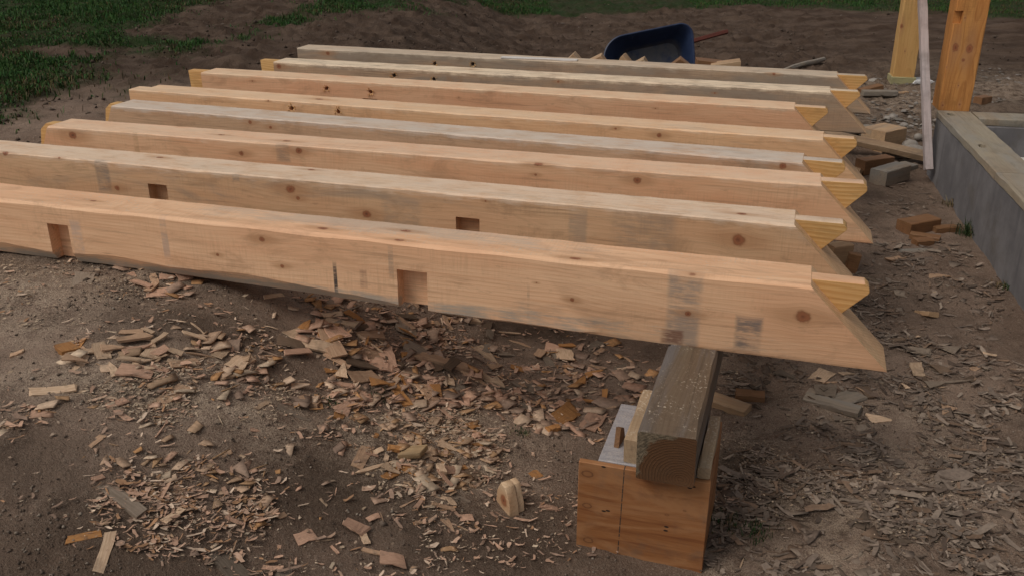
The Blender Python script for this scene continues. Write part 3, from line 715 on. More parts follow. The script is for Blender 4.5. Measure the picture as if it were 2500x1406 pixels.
mt2 = wood('pale_post', (.62, .38, .145), (.48, .27, .09), 23, [((q.z, 0, q.x), (.024, .018, .02)), ((q2.z, 0, q2.x), (.006, .006, .006))], grey=.1, pith=(.09, .12), ringscale=40, along='Z')
p2z = gz(p2.x, p2.y)
rp = post('rear_post', p2, pa_, .172, .165, p2z + .06, 2.6, mt2, 'pale pine post with one dark knot standing behind the leaning board')
V, Fc = rough_box(.195, .19, .10, c=.004, seed=77); o = mesh_obj('base_pad', [(x - .012, y - .012, z - .1) for x, y, z in V], Fc, wood('treated_base', (.40, .37, .20), (.29, .26, .13), 25, grey=.3), rp, smooth=25); o['label'] = 'greenish treated wood pad under the post'
V, Fc = prism([(0, 0), (.17, 0), (.20, .012), (.17, .028), (.02, .03)], 0, .16); o = mesh_obj('foam_scrap', V, Fc, flat_mat('white_foam', (.66, .66, .66), (.74, .74, .74), 30, .8, .15)); bevel_mesh(o, .006, 2)
qf = pg(2228, 205); put(o, (qf.x, qf.y, gz(qf.x, qf.y) - .004), .1); tag(o, 'white foam scrap on the ground at the foot of the rear post', 'foam')

# leaning board
ft = iw @ pplane(2283, 416, WN, wallA.matrix_world.to_3x3() @ Vector((0, 1, 0)))
foot = wallA.matrix_world @ Vector((ft.x, .035, ft.z)); tp = ray(2252, 10); tp = ORI + tp * ((foot.y + .35) / tp.y)
dv = (tp - foot); Lb = dv.length * 1.7
V, Fc = rough_box(Lb, .04, .052, c=.002, seg=30, jit=.001, seed=91)
V = [(x, y - .02, z - .026) for x, y, z in V]
o = mesh_obj('leaning_board', V, Fc, wood('chalky_board', (.52, .45, .44), (.42, .35, .34), 29, grey=.3, grey_col=(.40, .36, .36), dirt=.35), smooth=25)
xa = dv.normalized(); ya_ = (Vector((0, 0, 1)).cross(xa)).normalized()
yb = Vector((math.cos(pa_), math.sin(pa_), 0)); yb = (yb - xa * yb.dot(xa)).normalized(); zb = xa.cross(yb)
o.matrix_world = Matrix.Translation(foot) @ Matrix((xa, yb, zb)).transposed().to_4x4()
tag(o, 'chalky pinkish board leaning in front of the foundation wall beside the corner post', 'board')

# ------------------------------------------------------------ wheelbarrow on its side
def wheelbarrow():
    zc = 7.3
    base = ORI + ray(1585, 150) * zc; gx_, gy_ = base.x, base.y; g0 = gz(gx_, gy_)
    t = R(24); c = .26
    X = Vector((math.cos(R(-3)), math.sin(R(-3)) * .3, -math.sin(R(-3)) * 1)).normalized(); X = Vector((.997, 0, .075)).normalized()
    Z = Vector((0, -math.cos(t), math.sin(t))); Y = Z.cross(X).normalized(); Z = X.cross(Y)
    root = bpy.data.objects.new('wheelbarrow', None); link(root)
    root.matrix_world = Matrix.Translation((gx_, gy_, g0 + c)) @ Matrix((X, Y, Z)).transposed().to_4x4() @ Matrix.Scale(.9, 4)
    bpy.context.view_layer.update()
    tag(root, 'dark blue wheelbarrow with red handles tipped on its side behind the rafters', 'wheelbarrow')
    def loop(L, wr, wf, nose, n=48):
        """rounded outline: straight back at +x, tapering rounded nose at -x"""
        pts = []
        # superellipse-like corners
        cr = .09
        def arc(cx, cy, r, a0, a1, k): return [(cx + r * math.cos(a0 + (a1 - a0) * i / k), cy + r * math.sin(a0 + (a1 - a0) * i / k)) for i in range(k + 1)]
        hb = wr / 2; hf = wf / 2
        pts += arc(L / 2 - cr, -hb + cr, cr, -math.pi / 2, 0, 7)
        pts += arc(L / 2 - cr, hb - cr, cr, 0, math.pi / 2, 7)
        rn = nose
        pts += arc(-L / 2 + rn, hf - rn, rn, math.pi / 2 + .12, math.pi, 10)
        pts += arc(-L / 2 + rn, -hf + rn, rn, math.pi, 1.5 * math.pi - .12, 10)
        return pts
    rim = loop(.75, .56, .44, .19); bot = loop(.50, .40, .32, .12); bot = [(x + .04, y) for x, y in bot]
    n = len(rim); lv = [0, .12, .35, .65, .88, .97, 1]; V = []; Fc = []
    dep = .25
    def lip(k): return [(x * 1.0, y * 1.0) for x, y in rim]
    def off(pts, d):
        out = []
        for i in range(n):
            a = Vector(pts[i - 1]); b = Vector(pts[(i + 1) % n]); tg = (b - a).normalized(); out.append((pts[i][0] + tg.y * d, pts[i][1] - tg.x * d))
        return out
    def mixl(f): return [(a[0] * (1 - f) + b[0] * f, a[1] * (1 - f) + b[1] * f) for a, b in zip(rim, bot)]
    rings = []
    rings.append([(x, y, -.018) for x, y in off(rim, .018)]); rings.append([(x, y, .004) for x, y in off(rim, .018)]); rings.append([(x, y, .008) for x, y in off(rim, .008)]); rings.append([(x, y, 0) for x, y in rim])
    for f in lv[1:]: rings.append([(x, y, -dep * (f if f < .9 else .86 + (f - .88) * 1.16)) for x, y in mixl(min(f, 1) * .95 if f < .95 else f)])
    inner = rings[-1]; cx = sum(p[0] for p in inner) / n; cy = sum(p[1] for p in inner) / n
    rings.append([(cx + (x - cx) * .85, cy + (y - cy) * .85, -dep) for x, y, z in inner])
    for rg in rings: V += rg
    for k in range(len(rings) - 1):
        for i in range(n): a = k * n + i; b = k * n + (i + 1) % n; Fc.append((a, b, b + n, a + n))
    Fc.append(tuple(range((len(rings) - 1) * n, len(rings) * n)))
    m = NT('dusty_blue_tub'); P = m.obj(); s3 = m.n('ShaderNodeSeparateXYZ'); m.l(P, s3.inputs[0])
    dn = m.math('MULTIPLY', m.maprange(s3.outputs[2], -.17, -.25), m.maprange(m.noise(P, 9, 5, .65), .3, .6))
    cc = m.mix(m.maprange(m.noise(P, 14, 4, .6), .3, .7), (.012, .022, .058), (.020, .034, .080)); cc = m.mix(m.math('MULTIPLY', dn, .75), cc, (.105, .095, .09))
    cc = m.mix(m.math('MULTIPLY', m.maprange(m.noise(m.vec('MULTIPLY', P, (40, 8, 8)).outputs[0], 1, 3, .6), .68, .76), .5), cc, (.12, .13, .16))
    m.l(cc, m.b.inputs['Base Color']); m.b.inputs['Roughness'].default_value = .48; m.b.inputs['Specular IOR Level'].default_value = .4
    tub = mesh_obj('tub', V, Fc, m.m, root, smooth=50)
    sm = tub.modifiers.new('thick', 'SOLIDIFY'); sm.thickness = .004
    red = flat_mat('worn_red_handle', (.12, .028, .018), (.08, .022, .015), 30, .6, .2)
    for sgn in (1, -1):
        V2, F2 = rough_box(1.22, .036, .038, c=.006, seg=10, jit=.0006, seed=60 + sgn)
        h_ = mesh_obj('handle', [(x, y - .018, z - .019) for x, y, z in V2], F2, red, root, smooth=30)
        h_.location = (-.45, sgn * .03, -dep - .03); d_ = Vector((1.22, sgn * .245, .0)).normalized()
        h_.rotation_euler = d_.to_track_quat('X', 'Z').to_euler()
    dk = flat_mat('dark_steel', (.03, .03, .03), (.06, .05, .045), 30, .5, .1, .6)
    for sgn in (1, -1):
        Vl, Fl = prism([(.02, -dep - .02), (.06, -dep - .02), (.20, -dep - .17), (.16, -dep - .19)], sgn * .15 - .012, sgn * .15 + .012)
        mesh_obj('leg', Vl, Fl, dk, root)
    # wheel
    wroot = []
    Vt = []; Ft = []; nb, ns = 28, 10; Rw, rw = .115, .036
    for i in range(nb):
        for j in range(ns):
            a = i * math.tau / nb; b = j * math.tau / ns; rr = Rw + rw * math.cos(b); Vt.append((rr * math.cos(a), rw * math.sin(b), rr * math.sin(a)))
    for i in range(nb):
        for j in range(ns): Ft.append((i * ns + j, i * ns + (j + 1) % ns, ((i + 1) % nb) * ns + (j + 1) % ns, ((i + 1) % nb) * ns + j))
    wh = mesh_obj('wheel', Vt, Ft, flat_mat('tyre_rubber', (.018, .018, .018), (.03, .028, .026), 40, .8, .2), root, smooth=60); wh.location = (-.30, .04, -dep - .03)
    V3, F3 = prism([(.085 * math.cos(k * math.tau / 16), .085 * math.sin(k * math.tau / 16)) for k in range(16)], -.02, .02)
    mesh_obj('rim', V3, F3, dk, wh)
wheelbarrow()

# ------------------------------------------------------------ offcuts, boards, stones
def wedge(lx, ly, lz, cutf=.0, seed=0):
    """triangular/trapezoid offcut of a rafter"""
    r = random.Random(seed)
    return prism([(-lx / 2, 0), (lx / 2, 0), (lx / 2 * cutf + r.uniform(-.01, .01), lz), (-lx / 2 * cutf, lz)] if cutf > .05 else [(-lx / 2, 0), (lx / 2, 0), (r.uniform(-.04, .04) * lx, lz)], -ly / 2, ly / 2)
def add_piece(name, VF, mat, loc, eul, label, cat, group=None, bev=.002):
    o = mesh_obj(name, *VF, mat); 
    if bev: bevel_mesh(o, bev, 1)
    o.location = loc; o.rotation_euler = eul; return tag(o, label, cat, group)
# heap of triangular offcuts behind the farthest rafter; only the tips show
tips = [(1399, 138, 0, .20, 'block', 'pale triangular offcut tip left of the wheelbarrow, leftmost behind the farthest rafter'), (1461, 142, 1, .18, 'block', 'pale pointed offcut touching the left rim of the wheelbarrow'),
        (1524, 142, 2, .15, 'block', 'narrow upright offcut in front of the tub floor of the wheelbarrow'), (1566, 150, 1, .16, 'block', 'small pinkish offcut tip in the middle of the tub of the wheelbarrow'),
        (1664, 150, 0, .26, 'orange', 'broad orange offcut in front of the right rim of the wheelbarrow'), (1733, 153, 3, .16, 'orange', 'orange offcut right of the wheelbarrow with a flat top'), (1772, 155, 3, .17, 'block', 'slanted pale offcut end, rightmost behind the farthest rafter')]
for k, (px, py, kind, sz, mt_, lb) in enumerate(tips):
    py -= 9
    zc = 6.72 + (k % 3) * .05
    P_ = ORI + ray(px, py) * zc; g0 = gz(P_.x, P_.y); hh = P_.z - g0
    # lower block carrying the visible one
    up = .15 if kind < 3 else .13
    V, Fc = rough_box(.26, .17, hh - up + .012, c=.003, seed=120 + k, center=True)
    o = add_piece('offcut_block', (V, Fc), M['block'], (P_.x + rng.uniform(-.03, .03), P_.y + .02, g0 - .012), (0, 0, R(-17 + rng.uniform(-25, 25))), 'square block carrying the ' + ['leftmost pale triangular offcut tip', 'pale pointed offcut at the left tub rim', 'narrow upright offcut before the tub', 'small pinkish offcut tip', 'broad orange offcut at the right tub rim', 'flat topped orange offcut', 'slanted rightmost offcut end'][k], 'offcut', 'lower blocks of the offcut heap', 0)
    if kind == 0: VF = wedge(sz * 1.5, .14, up, 0, k)
    elif kind == 1: VF = prism([(-sz * 1.5, 0), (sz * .75, 0), (sz * .12, up)], -.07, .07)
    elif kind == 2: VF = prism([(-sz * .5, 0), (sz * .5, 0), (sz * .42, up * .55), (.0, up), (-sz * .1, up * .93)], -.07, .07)
    else: VF = prism([(-sz * .6, 0), (sz * .6, 0), (sz * .6, up * (.85 if k == 5 else 1)), (-sz * .6, up * (1 if k == 5 else .75))], -.07, .07)
    add_piece('offcut', VF, M[mt_], (P_.x, P_.y, g0 + hh - up), (0, 0, R(rng.uniform(-18, 6))), lb, 'offcut', 'offcuts behind the farthest rafter')

def block(px, py, dims, yaw, mat, label, tilt=(0, 0), name='offcut_block', cat='offcut', group='scrap blocks by the foundation', lift=0, seed=None, c=.003):
    p = pg(px, py); s = seed if seed is not None else int(px * 7 + py)
    V, Fc = rough_box(*dims, c=c, seed=s, center=True)
    o = mesh_obj(name, V, Fc, M[mat], smooth=25)
    o.location = (p.x, p.y, p.z - .006 + lift); o.rotation_euler = (R(tilt[0]), R(tilt[1]), R(yaw)); return tag(o, label, cat, group)
block(2152, 362, (.22, .17, .13), 35, 'block', 'big square pine offcut block beside the rafter tips, largest of the scrap pile', lift=0)
block(2170, 392, (.92, .075, .036), -38, 'dirtyb', 'long split board lying across the scrap pile towards the wall', tilt=(12, 4), lift=.05)
block(2132, 420, (.22, .075, .085), 25, 'orange', 'short orange block on edge in the scrap pile', tilt=(0, 0), lift=.0)
block(2170, 446, (.24, .10, .085), 38, 'greyw', 'grey weathered block nearest the wall in the scrap pile', tilt=(0, 0))
block(2075, 330, (.32, .10, .04), -4, 'greyw', 'grey flat plank end under the tip of the seventh rafter', lift=.02)
block(2085, 430, (.12, .06, .05), 60, 'block', 'small pale wedge of wood under the fifth rafter tip', tilt=(10, 20))
block(2200, 388, (.22, .05, .04), -8, 'greyw', 'pale thin stick next to the round stones', lift=.0)
block(2200, 415, (.16, .10, .03), 30, 'greyw', 'flat grey scrap lying between the long board and the wall')
block(2145, 243, (.26, .07, .04), -2, 'greyw', 'grey flat stick on the gravel between rafters and rear post')
block(2125, 229, (.18, .08, .05), 14, 'orange', 'orange wedge of wood on the gravel behind the grey flat stick', tilt=(0, -10))
block(2202, 236, (.09, .03, .025), 12, 'block', 'tiny yellow block on the gravel left of the leaning board')
block(2396, 260, (.12, .07, .07), 30, 'orange', 'orange block beyond the foundation sill right of the corner post', lift=-.0)
block(2240, 562, (.19, .09, .06), 24, 'orange', 'dark brown block on the dirt midway along the foundation wall')
block(2257, 585, (.13, .05, .03), -30, 'orange', 'orange flat scrap just below the dark brown block', lift=.0)
block(2252, 596, (.085, .05, .035), 10, 'orange', 'stubby orange scrap nearest the camera below the dark brown block')
block(2305, 565, (.12, .05, .03), 10, 'orange', 'thin reddish scrap between the dark brown block and the wall')
block(2238, 615, (.16, .04, .015), 4, 'greyw', 'thin pale stick below the orange scraps by the wall')
block(2262, 768, (.075, .05, .02), 112, 'block', 'pale square offcut standing out on the dark chips near the front rafter tip', tilt=(15, 20))
block(2030, 995, (.17, .055, .022), -32, 'greyw', 'grey brown board scrap on the chips below the front rafter tip')
block(2070, 975, (.10, .07, .012), 30, 'greyw', 'flat grey flake beside the board scrap below the front rafter tip')
block(1775, 995, (.14, .05, .035), -38, 'block', 'split stub of wood right of the support timber', tilt=(8, 0))
block(1830, 975, (.09, .045, .03), -12, 'orange', 'brown bark stub behind the split stub right of the timber')
block(2045, 640, (.10, .06, .10), 20, 'block', 'pale upright block under the tip of the second rafter')
block(2075, 660, (.05, .03, .09), -15, 'orange', 'narrow brown stub under the tip of the second rafter', tilt=(0, 8))

def stone(px, py, r, label, seed, lift=.3):
    p = pg(px, py); rr = random.Random(seed); bm = bmesh.new(); bmesh.ops.create_icosphere(bm, subdivisions=2, radius=1)
    sx, sy, sz = rr.uniform(.8, 1.3), rr.uniform(.8, 1.1), rr.uniform(.55, .8)
    for v in bm.verts:
        n = 1 + .16 * math.sin(v.co.x * 2.3 + seed) * math.cos(v.co.y * 2.9 - seed) + rr.uniform(-.03, .03); v.co = Vector((v.co.x * sx, v.co.y * sy, v.co.z * sz)) * n * r
    me = bpy.data.meshes.new('stone'); bm.to_mesh(me); bm.free(); me.materials.append(M['stone']); soft(me, 60)
    o = link(bpy.data.objects.new('stone', me)); o.location = (p.x, p.y, p.z + r * .35); o.rotation_euler = (0, 0, rr.uniform(0, 6)); return tag(o, label, 'stone', 'stones on the gravel')
M['stone'] = flat_mat('field_stone', (.23, .20, .175), (.34, .31, .275), 14, .9, .3)
stone(2218, 366, .055, 'rounded stone upper of the two big ones beside the foundation wall', 1); stone(2232, 384, .055, 'rounded stone lower of the two big ones beside the foundation wall', 2)
stone(2180, 293, .035, 'pale flat stone on the dirt right of the seventh rafter tip', 3); stone(2222, 289, .022, 'small pale stone left of the leaning board', 4)
stone(2207, 309, .025, 'small stone above the big square offcut block', 5); stone(2121, 313, .03, 'pale stone touching the tip of the seventh rafter', 6)
stone(2234, 268, .02, 'small white stone close to the leaning board', 7); stone(2132, 205, .045, 'angular grey stone near the tenon of the farthest rafter', 8)
stone(2092, 218, .035, 'grey stone just right of the farthest rafter tenon', 9); stone(2165, 300, .025, 'little stone between flat stone and offcut block', 10); stone(2240, 350, .03, 'brown stone against the foundation wall end', 11)
stone(2195, 372, .03, 'small stone left of the two big round ones', 12)
# scattered pebbles of the gravel apron and pale grit on the far soil
# ------------------------------------------------------------ thin strip on the last rafter and a branch behind it
info = rafter_info[7]
q0, q1 = pz(1222, 144, ZT), pz(1408, 151, ZT); dq = q1 - q0
V, Fc = rough_box(dq.length, .045, .006, c=.001, seed=2); o = mesh_obj('white_strip', V, Fc, flat_mat('white_strip', (.62, .58, .55), (.70, .66, .62), 20, .6, .1)); put(o, (q0.x, q0.y, ZT + .001), math.atan2(dq.y, dq.x)); tag(o, 'thin whitish strip lying on top of the farthest rafter', 'strip')
def branch(pts, rads, mat, name, label, cat):
    V = []; Fc = []; n = 7
    for k, (p, r) in enumerate(zip(pts, rads)):
        d = (pts[min(k + 1, len(pts) - 1)] - pts[max(k - 1, 0)]).normalized(); u = d.cross(Vector((0, 0, 1))).normalized(); v = u.cross(d)
        for i in range(n): a = i * math.tau / n; V.append(p + (u * math.cos(a) + v * math.sin(a)) * r * rng.uniform(.85, 1.15))
    for k in range(len(pts) - 1):
        for i in range(n): a = k * n + i; b = k * n + (i + 1) % n; Fc.append((a, b, b + n, a + n))
    Fc.append(tuple(range(n))[::-1]); Fc.append(tuple(range((len(pts) - 1) * n, len(pts) * n)))
    return tag(mesh_obj(name, V, Fc, mat, smooth=50), label, cat)
bp = [pg(1900, 182), pg(1935, 172), pg(1965, 167), pg(1990, 165), pg(2010, 161)]
branch([p + Vector((0, 0, .02 + .004 * k)) for k, p in enumerate(bp)], [.02, .024, .022, .028, .02], M['greyw'], 'branch', 'broken grey branch on the soil just behind the farthest rafter', 'branch')

# ------------------------------------------------------------ chips
def chip_mesh(kind, seed):
    r = random.Random(seed); n = 5
    if kind == 'flake': asp, th = r.uniform(.45, .8), r.uniform(.04, .08)
    elif kind == 'slat': asp, th = r.uniform(.22, .36), r.uniform(.04, .085)
    elif kind == 'splinter': asp, th = r.uniform(.07, .15), r.uniform(.04, .07)
    elif kind == 'shard': asp, th = r.uniform(.5, .8), r.uniform(.04, .08)
    else: asp, th = r.uniform(.45, .65), r.uniform(.2, .32)
    skew0, skew1 = r.uniform(-.25, .25), r.uniform(-.25, .25); bend = r.uniform(-.045, .05) if kind != 'chunk' else 0; tw = r.uniform(-.25, .25) if kind not in ('chunk',) else 0
    V = []
    for s in range(n):
        t = s / (n - 1); x = t - .5
        wl_ = asp / 2 * (1 + r.uniform(-.12, .12)); wr_ = asp / 2 * (1 + r.uniform(-.12, .12))
        if kind == 'shard': f = 1 - .88 * t; wl_ *= f; wr_ *= f
        if kind == 'splinter': f = .3 + .7 * math.sin(math.pi * min(1, t + .15)); wl_ *= f; wr_ *= f
        zb = bend * (1 - (2 * x) ** 2) + th * .5
        for (y, zz) in ((-wl_, -.5), (wr_, -.5), (wr_, .5), (-wl_, .5)):
            xx = x + (skew0 * (1 - t) + skew1 * t) * y / max(asp, .2) * asp * 1.6 * (1 if kind in ('flake', 'slat', 'chunk') else .4)
            thl = th * (1 - .55 * abs(x) * (kind in ('flake', 'shard', 'splinter'))) * r.uniform(.8, 1.15)
            if s in (0, n - 1): xx += r.uniform(-.07, .07)
            V.append((xx, y, zb + zz * thl + tw * y * x))
    Fc = []
    for s in range(n - 1):
        for k in range(4): a = s * 4 + k; b = s * 4 + (k + 1) % 4; Fc.append((a, b, b + 4, a + 4))
    Fc.append((0, 1, 2, 3)); Fc.append(tuple(range(4 * n - 4, 4 * n))[::-1])
    zmin = min(v[2] for v in V); V = [(x, y, z - zmin) for x, y, z in V]
    me = bpy.data.meshes.new('chip_' + kind); me.from_pydata(V, [], Fc)
    bm = bmesh.new(); bm.from_mesh(me); bmesh.ops.recalc_face_normals(bm, faces=bm.faces); bm.to_mesh(me); bm.free()
    return me
def chip_mat(name, a, b):
    m = NT(name); P = m.obj(); oi = m.n('ShaderNodeObjectInfo')
    rv = m.n('ShaderNodeCombineXYZ')
    for i, k in enumerate((31., 17., 23.)): m.l(m.math('MULTIPLY', oi.outputs['Random'], k), rv.inputs[i])
    P = m.vec('ADD', P, rv.outputs[0]).outputs[0]
    fine = m.noise(m.vec('MULTIPLY', P, (2.2, 26, 26)).outputs[0], 1, 4, .65); blot = m.noise(P, 2.2, 4, .65)
    c = m.mix(m.maprange(fine, .3, .72), a, b)
    c = m.mix(m.math('MULTIPLY', m.maprange(blot, .5, .72), .5), c, (.13, .095, .07))
    hv = m.n('ShaderNodeHueSaturation'); m.l(c, hv.inputs['Color']); m.l(m.math('MULTIPLY_ADD', oi.outputs['Random'], .5, .70), hv.inputs['Value'])
    m.l(hv.outputs[0], m.b.inputs['Base Color']); m.b.inputs['Roughness'].default_value = .85; m.b.inputs['Specular IOR Level'].default_value = .2
    m.bump(fine, .4, .004); return m.m
CM = {'pale': chip_mat('pale_chip', (.62, .45, .31), (.46, .31, .20)), 'tan': chip_mat('tan_chip', (.50, .33, .215), (.37, .23, .145)), 'pink': chip_mat('pinkish_chip', (.54, .335, .235), (.41, .245, .165)),
      'orange': chip_mat('orange_chip', (.45, .225, .085), (.33, .15, .055)), 'grey': chip_mat('grey_chip', (.255, .20, .155), (.175, .135, .10)), 'dark': chip_mat('dark_chip', (.17, .115, .08), (.11, .075, .05))}
PROT = {k: [chip_mesh(k, 100 * i + len(k)) for i in range(9)] for k in ('flake', 'slat', 'splinter', 'shard', 'chunk')}
PM = {}
def chip_data(kind, v, colr):
    key = (kind, v, colr)
    if key not in PM: me = PROT[kind][v].copy(); me.materials.append(CM[colr]); PM[key] = me
    return PM[key]
def gnorm(x, y, e=.03):
    return Vector((-(gz(x + e, y) - gz(x - e, y)) / (2 * e), -(gz(x, y + e) - gz(x, y - e)) / (2 * e), 1)).normalized()
def place_chip(kind, v, colr, p, size, yaw, label, group, tilt=8, lift=0, name='wood_chip', asp=1):
    o = link(bpy.data.objects.new(name, chip_data(kind, v, colr)))
    n = gnorm(p.x, p.y); n = (n + Vector((rng.uniform(-1, 1), rng.uniform(-1, 1), 0)) * math.tan(R(tilt)) * .6).normalized()
    q = n.to_track_quat('Z', 'Y').to_matrix() @ Matrix.Rotation(yaw, 3, 'Z')
    xa_ = Matrix.Rotation(yaw, 3, 'Z') @ Vector((1, 0, 0)); xa_ = (xa_ - n * xa_.dot(n)).normalized(); ya2 = n.cross(xa_)
    o.matrix_world = Matrix.Translation((p.x, p.y, p.z - .003 + lift)) @ Matrix((xa_, ya2, n)).transposed().to_4x4() @ Matrix.Diagonal((size, size * asp, size, 1))
    return tag(o, label, 'wood chip', group)
